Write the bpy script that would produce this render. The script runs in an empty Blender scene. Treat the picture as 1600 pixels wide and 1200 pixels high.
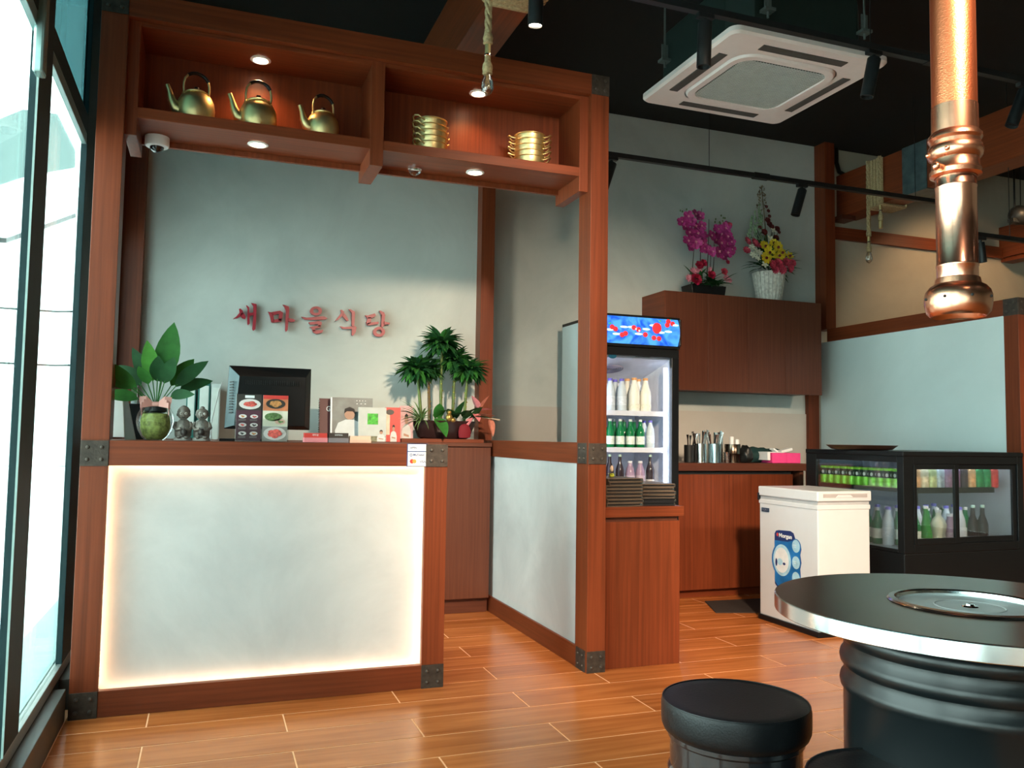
import bpy, math, random
from math import sin, cos, pi, radians
from mathutils import Vector, Matrix, noise
random.seed(7)
S = bpy.context.scene
COL = S.collection

# ------------------------------------------------------------------ camera, world, light, exposure
def _axes(yaw=0.34902285, pitch=0.06446322, roll=0.01488949):
    cy, sy, cp, sp = cos(yaw), sin(yaw), cos(pitch), sin(pitch)
    f = Vector((sy*cp, cy*cp, sp)); r = Vector((cy, -sy, 0)); u = r.cross(f)
    c, s = cos(roll), sin(roll)
    return c*r+s*u, -s*r+c*u, f
CR, CU, CF = _axes()
FPX = 1303.27
EYE = Vector((0, 0, 1.1))
cam = bpy.data.cameras.new('camera'); cam.sensor_width = 36; cam.lens = FPX/1600*36
cam.clip_start = .05; cam.clip_end = 200
co = bpy.data.objects.new('camera', cam); COL.objects.link(co)
co.matrix_world = Matrix(((CR.x, CU.x, -CF.x, EYE.x), (CR.y, CU.y, -CF.y, EYE.y), (CR.z, CU.z, -CF.z, EYE.z), (0, 0, 0, 1)))
S.camera = co
S.view_settings.view_transform = 'Standard'; S.view_settings.look = 'None'
S.view_settings.gamma = 1; S.view_settings.use_curve_mapping = False
S.view_settings.exposure = 0.0
S.cycles.use_denoising = True
S.cycles.max_bounces = 8; S.cycles.transparent_max_bounces = 24
S.cycles.sample_clamp_indirect = 6
W = bpy.data.worlds.new('world'); S.world = W; W.use_nodes = True
bg = W.node_tree.nodes['Background']; bg.inputs[0].default_value = (.82, 1, .97, 1); bg.inputs[1].default_value = 9.2
def portal(loc, rot, sx, sy):
    l = bpy.data.lights.new('window_portal', 'AREA'); l.shape = 'RECTANGLE'; l.size = sx; l.size_y = sy
    l.cycles.is_portal = True
    o = bpy.data.objects.new('window_portal', l); COL.objects.link(o); o.location = loc; o.rotation_euler = rot
portal((-.80, -.2, 1.75), (0, -pi/2, 0), 3.4, 11.4)
sl = bpy.data.lights.new('sun', 'SUN'); sl.energy = 4; sl.angle = .02; sl.color = (1, .97, .92)
so = bpy.data.objects.new('sun', sl); COL.objects.link(so); so.rotation_euler = Vector((-.62, .25, -.75)).to_track_quat('-Z', 'Y').to_euler()
def spot(loc, power, color, ang=1.9, parent=None, r=.03, tgt=None, blend=.6, name='lamp_light'):
    l = bpy.data.lights.new(name, 'SPOT'); l.energy = power; l.color = color; l.spot_size = ang; l.spot_blend = blend; l.shadow_soft_size = r
    o = bpy.data.objects.new(name, l); COL.objects.link(o); o.location = loc
    if tgt is not None:
        o.rotation_euler = (Vector(tgt)-Vector(loc)).to_track_quat('-Z', 'Y').to_euler()
    if parent: o.parent = parent; o.location = Vector(loc)-Vector(org(parent))
    return o

# ------------------------------------------------------------------ survey helper: the point a sight line meets on a known plane
def at(px, py, **k):
    (a, v), = k.items(); i = 'xyz'.index(a)
    d = CR*((px-800)/FPX) - CU*((py-600)/FPX) + CF
    return EYE + d*((v-EYE[i])/d[i])

# ------------------------------------------------------------------ materials
def lin(c):
    if isinstance(c, str):
        v = [int(c[i:i+2], 16)/255 for i in (0, 2, 4)]
        return tuple(x/12.92 if x <= .04045 else ((x+.055)/1.055)**2.4 for x in v)
    return tuple(c)
MATS = {}
def base_mat(name):
    m = bpy.data.materials.new(name); m.use_nodes = True
    return m, m.node_tree, m.node_tree.nodes['Principled BSDF']
def mat(name, c, rough=.5, metal=0., var=.06, scale=18, bump=0., bscale=60, spec=.5, coat=0, trans=0, ior=1.45, alpha=1, sss=0):
    if name in MATS: return MATS[name]
    m, t, p = base_mat(name); c = lin(c)
    N, L = t.nodes, t.links
    tc = N.new('ShaderNodeTexCoord'); n = N.new('ShaderNodeTexNoise'); n.inputs['Scale'].default_value = scale; n.inputs['Detail'].default_value = 4
    L.new(tc.outputs['Object'], n.inputs['Vector'])
    r = N.new('ShaderNodeValToRGB'); r.color_ramp.elements[0].position = .3; r.color_ramp.elements[1].position = .7
    r.color_ramp.elements[0].color = (*[x*(1-var) for x in c], 1); r.color_ramp.elements[1].color = (*[min(1, x*(1+var)) for x in c], 1)
    L.new(n.outputs['Fac'], r.inputs['Fac']); L.new(r.outputs['Color'], p.inputs['Base Color'])
    p.inputs['Roughness'].default_value = rough; p.inputs['Metallic'].default_value = metal
    p.inputs['Specular IOR Level'].default_value = spec; p.inputs['Coat Weight'].default_value = coat
    p.inputs['Transmission Weight'].default_value = trans; p.inputs['IOR'].default_value = ior
    if bump:
        n2 = N.new('ShaderNodeTexNoise'); n2.inputs['Scale'].default_value = bscale; n2.inputs['Detail'].default_value = 3
        b = N.new('ShaderNodeBump'); b.inputs['Strength'].default_value = bump; b.inputs['Distance'].default_value = .004
        L.new(tc.outputs['Object'], n2.inputs['Vector']); L.new(n2.outputs['Fac'], b.inputs['Height']); L.new(b.outputs['Normal'], p.inputs['Normal'])
    MATS[name] = m; return m
def wood(name, dark, light, axis='z', rough=.4, fine=70, rnd=False, spec=.3, bump=.05):
    m, t, p = base_mat(name); N, L = t.nodes, t.links
    tc = N.new('ShaderNodeTexCoord'); mp = N.new('ShaderNodeMapping')
    sc = {'z': (fine, fine, 1.6), 'x': (1.6, fine, fine), 'y': (fine, 1.6, fine)}[axis]
    mp.inputs['Scale'].default_value = sc
    src = tc.outputs['Object']
    if rnd:
        oi = N.new('ShaderNodeObjectInfo'); ml = N.new('ShaderNodeMath'); ml.operation = 'MULTIPLY'; ml.inputs[1].default_value = 37
        cb = N.new('ShaderNodeCombineXYZ'); ad = N.new('ShaderNodeVectorMath'); ad.operation = 'ADD'
        L.new(oi.outputs['Random'], ml.inputs[0]); L.new(ml.outputs[0], cb.inputs[0]); L.new(ml.outputs[0], cb.inputs[1])
        L.new(src, ad.inputs[0]); L.new(cb.outputs[0], ad.inputs[1]); src = ad.outputs[0]
    L.new(src, mp.inputs['Vector'])
    n = N.new('ShaderNodeTexNoise'); n.inputs['Scale'].default_value = 1.0; n.inputs['Detail'].default_value = 5; n.inputs['Roughness'].default_value = .6
    n.inputs['Distortion'].default_value = .4 if rnd else 0
    L.new(mp.outputs[0], n.inputs['Vector'])
    n3 = N.new('ShaderNodeTexNoise'); n3.inputs['Scale'].default_value = 1.4; L.new(src, n3.inputs['Vector'])
    mx = N.new('ShaderNodeMath'); mx.operation = 'MULTIPLY_ADD'; mx.inputs[1].default_value = .35; L.new(n3.outputs['Fac'], mx.inputs[0]); 
    m2 = N.new('ShaderNodeMath'); m2.operation = 'MULTIPLY'; m2.inputs[1].default_value = .65; L.new(n.outputs['Fac'], m2.inputs[0]); L.new(m2.outputs[0], mx.inputs[2])
    r = N.new('ShaderNodeValToRGB'); r.color_ramp.elements[0].position = .36; r.color_ramp.elements[1].position = .64
    r.color_ramp.elements[0].color = (*lin(dark), 1); r.color_ramp.elements[1].color = (*lin(light), 1)
    L.new(mx.outputs[0], r.inputs['Fac']); L.new(r.outputs['Color'], p.inputs['Base Color'])
    p.inputs['Roughness'].default_value = rough; p.inputs['Specular IOR Level'].default_value = spec
    if bump:
        b = N.new('ShaderNodeBump'); b.inputs['Strength'].default_value = bump; b.inputs['Distance'].default_value = .002
        L.new(n.outputs['Fac'], b.inputs['Height']); L.new(b.outputs['Normal'], p.inputs['Normal'])
    MATS[name] = m; return m
def plaster(name, c1, c2, scale=1.3, rough=.75):
    m, t, p = base_mat(name); N, L = t.nodes, t.links
    tc = N.new('ShaderNodeTexCoord'); n = N.new('ShaderNodeTexNoise'); n.inputs['Scale'].default_value = scale; n.inputs['Detail'].default_value = 6; n.inputs['Roughness'].default_value = .62
    n.inputs['Distortion'].default_value = .6
    L.new(tc.outputs['Object'], n.inputs['Vector'])
    r = N.new('ShaderNodeValToRGB'); r.color_ramp.elements[0].position = .32; r.color_ramp.elements[1].position = .68
    r.color_ramp.elements[0].color = (*lin(c1), 1); r.color_ramp.elements[1].color = (*lin(c2), 1)
    L.new(n.outputs['Fac'], r.inputs['Fac']); L.new(r.outputs['Color'], p.inputs['Base Color']); p.inputs['Roughness'].default_value = rough
    b = N.new('ShaderNodeBump'); b.inputs['Strength'].default_value = .08; b.inputs['Distance'].default_value = .01
    L.new(n.outputs['Fac'], b.inputs['Height']); L.new(b.outputs['Normal'], p.inputs['Normal'])
    MATS[name] = m; return m
def emit(name, c, s, c2=None, scale=6):
    m, t, p = base_mat(name); N, L = t.nodes, t.links
    p.inputs['Base Color'].default_value = (*lin(c), 1); p.inputs['Emission Strength'].default_value = s
    if c2:
        tc = N.new('ShaderNodeTexCoord'); n = N.new('ShaderNodeTexNoise'); n.inputs['Scale'].default_value = scale; n.inputs['Detail'].default_value = 5; n.inputs['Distortion'].default_value = 1.5
        L.new(tc.outputs['Object'], n.inputs['Vector']); r = N.new('ShaderNodeValToRGB'); r.color_ramp.elements[0].position = .38; r.color_ramp.elements[1].position = .62
        r.color_ramp.elements[0].color = (*lin(c), 1); r.color_ramp.elements[1].color = (*lin(c2), 1); L.new(n.outputs['Fac'], r.inputs['Fac']); L.new(r.outputs['Color'], p.inputs['Emission Color'])
    else: p.inputs['Emission Color'].default_value = (*lin(c), 1)
    MATS[name] = m; return m
def glass(name, tint=(.96, 1, .99), refl=.1, rough=.02):
    m, t, p = base_mat(name); N, L = t.nodes, t.links
    tr = N.new('ShaderNodeBsdfTransparent'); tr.inputs[0].default_value = (*tint, 1)
    gl = N.new('ShaderNodeBsdfGlossy'); gl.inputs['Roughness'].default_value = rough
    fr = N.new('ShaderNodeFresnel'); fr.inputs[0].default_value = 1.45
    ml = N.new('ShaderNodeMath'); ml.operation = 'MULTIPLY_ADD'; ml.inputs[1].default_value = .55; ml.inputs[2].default_value = refl*.3; ml.use_clamp = True
    L.new(fr.outputs[0], ml.inputs[0])
    mx = N.new('ShaderNodeMixShader'); L.new(ml.outputs[0], mx.inputs[0]); L.new(tr.outputs[0], mx.inputs[1]); L.new(gl.outputs[0], mx.inputs[2])
    L.new(mx.outputs[0], N['Material Output'].inputs['Surface']); MATS[name] = m; return m

WZ = wood('wood_veneer_upright', (.120, .025, .008), (.205, .043, .014), 'z')
WX = wood('wood_veneer_lengthwise', (.120, .025, .008), (.205, .043, .014), 'x')
WY = wood('wood_veneer_deep', (.120, .025, .008), (.205, .043, .014), 'y')
WD = wood('wood_veneer_dark', (.085, .026, .014), (.13, .042, .022), 'z')
WDX = wood('wood_veneer_dark_lengthwise', (.075, .022, .012), (.12, .038, .02), 'x')
TILE = wood('wood_look_tile', (.33, .090, .020), (.56, .185, .050), 'x', rough=.24, fine=22, spec=.5, rnd=True, bump=.02)
GROUT = mat('grout', (.85, .46, .24), .8)
CONC = plaster('grey_concrete_paint', (.42, .46, .44), (.55, .59, .56))
CONCL = plaster('pale_concrete_panel', (.50, .50, .495), (.63, .625, .615), 2.2)
CONCB = plaster('pale_partition_paint', (.66, .78, .77), (.74, .86, .85), .8)
BEIGE = plaster('beige_paint', (.34, .30, .23), (.42, .37, .29), 1.1)
SPLASH = plaster('grey_splashback', (.46, .44, .40), (.52, .50, .46), 1.5)
BLACKC = mat('black_ceiling_paint', (.004, .005, .005), .9)
BLK = mat('black_plastic', (.006, .007, .008), .35, spec=.35)
BLKM = mat('matt_black_metal', (.012, .014, .015), .45, spec=.35)
BLKG = mat('gloss_black_steel', (.008, .009, .011), .12, var=.02, coat=.5)
DRUM = mat('satin_black_drum', (.005, .007, .008), .30, var=.15, scale=4)
LEATH = mat('black_leatherette', (.004, .005, .006), .38, spec=.3, bump=.15, bscale=220)
FRAME = mat('dark_window_frame', (.012, .030, .034), .6, spec=.2)
IRON = mat('rusty_dark_iron', (.055, .042, .033), .6, .35, var=.35, scale=40, bump=.3, bscale=120)
IRONB = mat('bolt_iron', (.085, .07, .058), .5, .5)
STEEL = mat('brushed_steel', (.42, .41, .37), .25, 1, var=.05, scale=8)
STEELB = mat('bright_steel', (.75, .75, .74), .18, 1)
CHROME = mat('chrome', (.85, .85, .85), .06, 1)
COPPER = mat('polished_copper', (.90, .42, .26), .26, 1, var=.08, scale=30)
COPPERL = mat('pale_copper', (.97, .47, .32), .22, 1, var=.06, scale=20)
BRASS = mat('gold_aluminium', (.78, .62, .30), .42, 1, var=.08, scale=30)
WHITE = mat('white_plastic', (.78, .78, .77), .4, var=.02)
WHITEG = mat('white_enamel', (.66, .66, .67), .25, var=.01)
OFFW = mat('ivory_plastic', (.80, .73, .70), .5, var=.02)
PAPER = mat('white_paper', (.8, .82, .82), .6)
ROPE = mat('hemp_rope', (.36, .27, .14), .9, var=.3, scale=90, bump=.6, bscale=160)
RED = mat('red_sign_acrylic', (.30, .014, .03), .35, var=.03)
GLASS = glass('window_glass', (.95, 1, .99))
GLASSC = glass('clear_glass', (.98, 1, 1), 0)
GLASSB = glass('bulb_glass', (.93, .94, .92), .5)
GLASST = glass('tinted_upper_glass', (.16, .27, .28), .1)
def col(name, c, rough=.5, **k): return mat(name, c, rough, **k)

# ------------------------------------------------------------------ mesh helper
class MB:
    def __init__(s): s.v, s.f, s.m, s.mats, s.cur = [], [], [], [], 0
    def use(s, m):
        if m not in s.mats: s.mats.append(m)
        s.cur = s.mats.index(m); return s
    def _add(s, vs, fs):
        o = len(s.v); s.v += [tuple(v) for v in vs]
        for f in fs: s.f.append([o+i for i in f]); s.m.append(s.cur)
        return s
    def box(s, a, b):
        x0, x1 = sorted((a[0], b[0])); y0, y1 = sorted((a[1], b[1])); z0, z1 = sorted((a[2], b[2]))
        return s._add([(x0, y0, z0), (x1, y0, z0), (x1, y1, z0), (x0, y1, z0), (x0, y0, z1), (x1, y0, z1), (x1, y1, z1), (x0, y1, z1)],
                      [(0, 3, 2, 1), (4, 5, 6, 7), (0, 1, 5, 4), (1, 2, 6, 5), (2, 3, 7, 6), (3, 0, 4, 7)])
    def obox(s, c, size, M):   # oriented box
        v = []
        for k in range(8):
            p = Vector(((.5 if k & 1 else -.5)*size[0], (.5 if k & 2 else -.5)*size[1], (.5 if k & 4 else -.5)*size[2]))
            v.append(Vector(c)+M@p)
        return s._add(v, [(0, 2, 3, 1), (4, 5, 7, 6), (0, 1, 5, 4), (1, 3, 7, 5), (3, 2, 6, 7), (2, 0, 4, 6)])
    def lathe(s, c, prof, n=32, M=None, cap=True, sx=1, sy=1):
        M = M or Matrix.Identity(3); vs, fs = [], []
        for (r, z) in prof:
            for k in range(n):
                a = 2*pi*k/n; vs.append(Vector(c)+M@Vector((r*cos(a)*sx, r*sin(a)*sy, z)))
        for i in range(len(prof)-1):
            for k in range(n):
                k2 = (k+1) % n; fs.append((i*n+k, i*n+k2, (i+1)*n+k2, (i+1)*n+k))
        if cap:
            if prof[0][0] > 1e-5: fs.append(tuple(range(n-1, -1, -1)))
            if prof[-1][0] > 1e-5: fs.append(tuple((len(prof)-1)*n+k for k in range(n)))
        return s._add(vs, fs)
    def cyl(s, a, b, r, n=16, r2=None):
        a, b = Vector(a), Vector(b); d = b-a
        M = d.to_track_quat('Z', 'Y').to_matrix()
        return s.lathe(a, [(r, 0), (r if r2 is None else r2, d.length)], n, M)
    def tube(s, pts, r, n=8, flat=1.0):
        pts = [Vector(p) for p in pts]; rs = r if isinstance(r, (list, tuple)) else [r]*len(pts)
        vs, fs = [], []; up = None
        for i, p in enumerate(pts):
            t = (pts[min(i+1, len(pts)-1)]-pts[max(i-1, 0)]).normalized()
            if up is None: up = t.orthogonal().normalized()
            up = (up - t*up.dot(t)).normalized(); w = t.cross(up)
            for k in range(n):
                a = 2*pi*k/n; vs.append(p+(up*cos(a)*flat+w*sin(a))*rs[i])
        for i in range(len(pts)-1):
            for k in range(n):
                k2 = (k+1) % n; fs.append((i*n+k, i*n+k2, (i+1)*n+k2, (i+1)*n+k))
        fs.append(tuple(range(n-1, -1, -1))); fs.append(tuple((len(pts)-1)*n+k for k in range(n)))
        return s._add(vs, fs)
    def prism(s, pts, d):      # planar polygon (3D points) extruded by vector d
        n = len(pts); d = Vector(d); v = [Vector(p) for p in pts]
        nn = Vector((0, 0, 0))
        for i in range(n): nn += v[i].cross(v[(i+1) % n])
        if nn.dot(d) > 0: v.reverse()
        s._add(v+[p+d for p in v], [tuple(range(n)), tuple(range(2*n-1, n-1, -1))]+[(i, n+i, n+(i+1) % n, (i+1) % n) for i in range(n)])
        return s
    def ell(s, c, r, n=16, m=10, M=None):
        prof = [(max(1e-6, sin(pi*i/m)), -cos(pi*i/m)) for i in range(m+1)]
        M0 = Matrix.Diagonal(Vector(r) if not isinstance(r, (int, float)) else Vector((r, r, r)))
        M0 = (M @ M0) if M else M0
        return s.lathe(c, prof, n, M0, cap=False)
    def leaf(s, base, d, length, width, droop=.3, seg=6, fold=.15, shape=1.0, face=None):
        base, d = Vector(base), Vector(d).normalized(); side = d.cross(Vector(face)) if face else d.cross(Vector((0, 0, 1)))
        side = side.normalized() if side.length > .05 else Vector((1, 0, 0))
        vs, fs, p = [], [], base.copy(); dd = d.copy()
        for i in range(seg+1):
            t = i/seg; w = width*.5*(sin(pi*min(1, t**shape*.97+.03))**.8)
            if i == seg: w = .0005
            nrm = side.cross(dd).normalized()
            vs += [p-side*w+nrm*w*fold*2, p.copy(), p+side*w+nrm*w*fold*2]
            dd = (dd+Vector((0, 0, -droop/seg))).normalized(); p = p+dd*(length/seg)
        for i in range(seg):
            a = i*3; fs += [(a, a+1, a+4, a+3), (a+1, a+2, a+5, a+4)]
        return s._add(vs, fs)
def org(o):
    return Vector(o.get('_o', (0, 0, 0))) if o else Vector((0, 0, 0))
ORG = {}
def org(o): return ORG.get(o, Vector((0, 0, 0)))
def tag(o, label=None, cat=None, group=None, kind=None):
    if label: o['label'] = label
    if cat: o['category'] = cat
    if group: o['group'] = group
    if kind: o['kind'] = kind
    return o
def thing(name, label, cat, loc, group=None):
    o = bpy.data.objects.new(name, None); o.empty_display_size = .05; COL.objects.link(o); o.location = loc
    ORG[o] = Vector(loc); return tag(o, label, cat, group)
def mk(name, mb, m=None, parent=None, loc=None, bevel=0, smooth=False, label=None, cat=None, group=None, kind=None, seg=2):
    """one mesh object; vertices are given in world coordinates"""
    O = org(parent) if parent else Vector(loc) if loc is not None else Vector((0, 0, 0))
    me = bpy.data.meshes.new(name)
    me.from_pydata([Vector(v)-O for v in mb.v], [], mb.f)
    ms = mb.mats or [m]
    for x in ms: me.materials.append(x)
    if len(ms) > 1: me.polygons.foreach_set('material_index', mb.m)
    if smooth:
        me.polygons.foreach_set('use_smooth', [True]*len(me.polygons))
        try: me.set_sharp_from_angle(angle=radians(38 if smooth is True else smooth))
        except Exception: pass
    me.update()
    o = bpy.data.objects.new(name, me); COL.objects.link(o)
    if parent: o.parent = parent
    else: o.location = O
    ORG[o] = O
    if bevel:
        b = o.modifiers.new('bevel', 'BEVEL'); b.width = bevel; b.segments = seg; b.limit_method = 'ANGLE'; b.angle_limit = radians(40)
        b.harden_normals = False
    return tag(o, label, cat, group, kind)
def bx(name, a, b, m, parent=None, bevel=.0015, **k): return mk(name, MB().box(a, b), m, parent, bevel=bevel, **k)
def copy_tree(o, loc=None, rotz=None, parent=None, label=None, group=None, scale=None):
    c = o.copy(); COL.objects.link(c); ORG[c] = ORG.get(o, Vector()); c.parent = parent
    if loc is not None: c.location = loc
    if rotz is not None: c.rotation_euler = (0, 0, rotz)
    if scale: c.scale = (scale,)*3
    if label: c['label'] = label
    if group: c['group'] = group
    for ch in list(o.children): copy_tree(ch, parent=c)
    return c
def text(name, body, size, m, parent, loc, ux=Vector((1, 0, 0)), uz=Vector((0, 0, 1)), depth=.0006, align='CENTER', shear=0, bold=0, width=None):
    cu = bpy.data.curves.new(name, 'FONT'); cu.body = body; cu.size = size; cu.align_x = align; cu.align_y = 'CENTER'; cu.extrude = depth; cu.offset = bold; cu.shear = shear; cu.resolution_u = 3
    t = bpy.data.objects.new(name, cu); COL.objects.link(t)
    bpy.context.view_layer.update()
    me = bpy.data.meshes.new_from_object(t.evaluated_get(bpy.context.evaluated_depsgraph_get()))
    bpy.data.objects.remove(t)
    xs = [v.co.x for v in me.vertices]
    f = width/(max(xs)-min(xs)) if width and xs else 1
    uy = uz.cross(ux)  # text normal = ux x uz
    nrm = ux.cross(uz)
    P = Vector(loc)-org(parent)
    for v in me.vertices: v.co = P+ux*(v.co.x*f)+uz*v.co.y+nrm*v.co.z
    me.materials.clear(); me.materials.append(m)
    o = bpy.data.objects.new(name, me); COL.objects.link(o); o.parent = parent; ORG[o] = org(parent)
    return o
def disc(mb, c, rx, rz, n=20, nrm='y', d=.0006):   # flat printed oval on a plane facing -y (or -x)
    if nrm == 'y': pts = [(c[0]+rx*cos(2*pi*k/n), c[1], c[2]+rz*sin(2*pi*k/n)) for k in range(n)]; return mb.prism(pts, (0, -d, 0))
    pts = [(c[0], c[1]+rx*cos(2*pi*k/n), c[2]+rz*sin(2*pi*k/n)) for k in range(n)]; return mb.prism(pts, (-d, 0, 0))

# ================================================================== THE SETTING
XW = -.515
XL, YB, ZC = -.47, 5.75, 3.65       # glass front on the left, back wall, ceiling
# floor: grout bed and wood-look tiles, each a part
fl = mk('floor', MB().box((XW-.1, -6.1, -.08), (9.2, YB+.1, -.0012)), GROUT, kind='structure', loc=(0, 0, 0))
TL, TW = .965, .2045
tm = {}
def tile_mesh(w):
    k = round(w, 3)
    if k not in tm:
        mb = MB(); g = .0028; b = .0010
        x0, x1, y0, y1 = g, w-g, g, TW-g
        mb._add([(x0, y0, -.006), (x1, y0, -.006), (x1, y1, -.006), (x0, y1, -.006), (x0, y0, -b), (x1, y0, -b), (x1, y1, -b), (x0, y1, -b),
                 (x0+b, y0+b, 0), (x1-b, y0+b, 0), (x1-b, y1-b, 0), (x0+b, y1-b, 0)],
                [(0, 1, 5, 4), (1, 2, 6, 5), (2, 3, 7, 6), (3, 0, 4, 7), (4, 5, 9, 8), (5, 6, 10, 9), (6, 7, 11, 10), (7, 4, 8, 11), (8, 9, 10, 11)])
        me = bpy.data.meshes.new('floor_tile'); me.from_pydata(mb.v, [], mb.f); me.materials.append(TILE); tm[k] = me
    return tm[k]
rest = MB().use(TILE)
for j in range(-46, 12):
    y = 3.465+TW*j
    if y > YB: break
    off = 1.285-2*TL if j % 2 else .79-2*TL
    k = 0
    while True:
        x0 = off+TL*k; x1 = x0+TL; k += 1
        if x0 > 9.2: break
        if x1 <= XL+.01: continue
        a, b = max(x0, XL), min(x1, 9.2)
        if b-a < .03: continue
        if y > 1.35 and a < 6.2:
            o = bpy.data.objects.new('floor_tile', tile_mesh(b-a)); COL.objects.link(o); o.parent = fl; o.location = (a, y, 0)
        else:
            g = .0022; rest.box((a+g, y+g, -.006), (b-g, y+TW-g, 0))
mk('floor_tiles_beyond', rest, None, fl, kind='stuff')

ceil = mk('ceiling', MB().box((XL-.25, -6.2, ZC), (9.3, YB+.2, ZC+.1)), BLACKC, kind='structure')
# back wall of the dining side and the reception wall that stands in front of it
wb = mk('wall_back', MB().box((XL-.1, YB, 0), (9.2, YB+.15, ZC)), CONC, kind='structure')
mk('beige_panel', MB().box((5.0, YB-.012, 0), (9.2, YB, ZC)), BEIGE, wb)
mk('splashback', MB().box((1.86, YB-.015, .9), (4.74, YB, 1.335)), SPLASH, wb)
mk('wall_reception', MB().box((XW-.03, 5.46, 0), (1.745, YB-.002, ZC-.002)), CONC, kind='structure')
mk('wall_right', MB().box((9.2, -6.1, 0), (9.3, YB+.15, ZC)), BEIGE, kind='structure')

# columns on the walls (timber cladding)
bx('trim_1', (1.715, 5.36, 0), (1.81, 5.70, ZC-.003), WZ, kind='structure')
bx('trim_2', (XW+.002, 5.36, 0), (-.395, 5.458, ZC-.003), WZ, kind='structure')
t3 = bx('trim_3', (4.72, 5.705, 0), (4.83, YB-.002, 2.2), WZ, kind='structure')
t4 = bx('trim_4', (4.835, 5.615, 2.045), (4.935, YB-.002, ZC-.003), WZ, kind='structure')
t5 = bx('trim_5', (4.94, 5.70, 2.85), (7.0, YB-.014, 2.955), WX, kind='structure')
def plate(parent, c, w, h, axis='y', nb=2, mrow=2, br=.008):
    """iron strap plate with dome bolts; c = centre on the plate's outer face"""
    c = Vector(c); mb = MB()
    if axis == 'y': mb.box((c.x-w/2, c.y, c.z-h/2), (c.x+w/2, c.y+.004, c.z+h/2))
    else: mb.box((c.x, c.y-w/2, c.z-h/2), (c.x+.004, c.y+w/2, c.z+h/2))
    p = mk('corner_plate', mb, IRON, parent, bevel=.001)
    for i in range(nb):
        for j in range(mrow):
            a = (i-(nb-1)/2)*w*.5; b = (j-(mrow-1)/2)*h*.48
            if axis == 'y': q = c+Vector((a, 0, b)); M = Matrix.Rotation(pi/2, 3, 'X')
            else: q = c+Vector((0, a, b)); M = Matrix.Rotation(-pi/2, 3, 'Y')
            bb = MB().lathe(q, [(br, 0), (br, .002), (br*.8, .005), (br*.35, .0065), (0.0001, .007)], 8, M)
            if parent in SUBTREE_ROOT: mk('bolt', bb, IRONB, p, smooth=True)
            else: mk('bolt', bb, IRONB, p, smooth=True)
    return p
SUBTREE_ROOT = set()

# partition beside the reception: rail, skirting and pale painted panel
pw = bx('wall_partition', (1.728, 3.765, .1), (1.80, 5.36, .98), CONCL, kind='structure', bevel=0)
bx('top_rail', (1.715, 3.765, .98), (1.808, 5.36, 1.082), WY, pw)
bx('skirting', (1.715, 3.765, 0), (1.808, 5.36, .1), WY, pw)

# right-hand partition: post, beam and pale panel
pr_ = mk('wall_divider', MB().box((4.85, 3.96, 0), (4.915, YB-.04, 1.94)), CONCB, kind='structure')
bx('divider_post', (4.835, 3.86, 0), (4.94, 3.965, 2.045), WZ, pr_)
bx('divider_beam', (4.835, 3.965, 1.94), (4.94, YB-.14, 2.045), WY, pr_)
plate(pr_, (4.888, 3.856, 1.99), .105, .11)
plate(pr_, (4.831, 3.912, 1.99), .105, .11, 'x')

# ceiling beams
b1 = bx('trim_6', (1.11, -1.0, 3.05), (1.315, YB-.3, 3.40), WY, kind='structure')
b2 = bx('trim_7', (5.06, 1.0, 3.04), (5.27, YB-.014, 3.41), WY, kind='structure')
mk('metal_sleeve', MB().box((5.054, 4.765, 3.034), (5.276, 5.0, 3.415)), mat('blued_steel_sleeve', (.10, .15, .16), .5, .6, var=.25, scale=14), b2)
b3 = bx('trim_8', (6.96, 2.0, 2.86), (7.17, YB-.014, 3.15), WY, kind='structure')
bx('corbel', (5.0, 5.60, 3.0), (5.14, YB-.014, 3.036), WDX, b2)
bx('corbel', (6.98, 5.5, 2.82), (7.13, YB-.014, 2.858), WX, b3)
mk('trim_9', MB().tube([(5.05, 5.72, 3.65), (5.04, 5.71, 3.52), (5.06, 5.70, 3.44), (5.12, 5.70, 3.42)], .018, 8), BLKM, kind='structure', smooth=True)

# glass shopfront on the left, with mullions, transom and stepped sill
XW = -.515
wl = thing('wall_left', None, None, (XW, 0, 0)); tag(wl, kind='structure')
def fr(a, b, n='frame_bar', m=FRAME): return bx(n, a, b, m, wl, bevel=.002)
SILLM = mat('brown_grey_sill', (.05, .05, .043), .45)
fr((XW, 2.79, 0), (XL, 3.63, .12), 'sill', SILLM); fr((XW, -6.0, 0), (XL, 2.5, .12), 'sill', SILLM); fr((XW, 3.77, 0), (XL, 5.36, .12), 'sill', SILLM)
fr((XW-.05, -6.0, -.02), (XW, 5.5, .12), 'sill'); fr((XW-.03, -6.0, .12), (XW, 5.5, .165), 'sill', mat('grey_aluminium_sill', (.22, .25, .24), .4, .4))
fr((XW-.26, -6.0, -.02), (XW-.055, 5.5, .13), 'outer_ledge', mat('pale_outer_ledge', (.35, .5, .5), .6))
for y0, y1 in ((2.79, 3.005), (3.83, 4.08), (5.2, 5.46), (-6.0, -5.8), (-4.4, -4.2), (-2.8, -2.6), (-1.2, -1.0), (.6, .8)):
    fr((XW-.024, y0, .165), (XW, y1, ZC), 'mullion')
fr((XW-.02, 4.55, .165), (XW-.002, 4.60, 2.28), 'mullion', mat('light_jamb', (.4, .44, .42), .4))
mk('corner_strip', MB().box((XW-.004, 2.786, .165), (XW+.002, 2.79, ZC)), col('pale_corner_strip', (.30, .42, .40), .4), wl)  # pale line along the mullion's inner corner, put in as a strip
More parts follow.
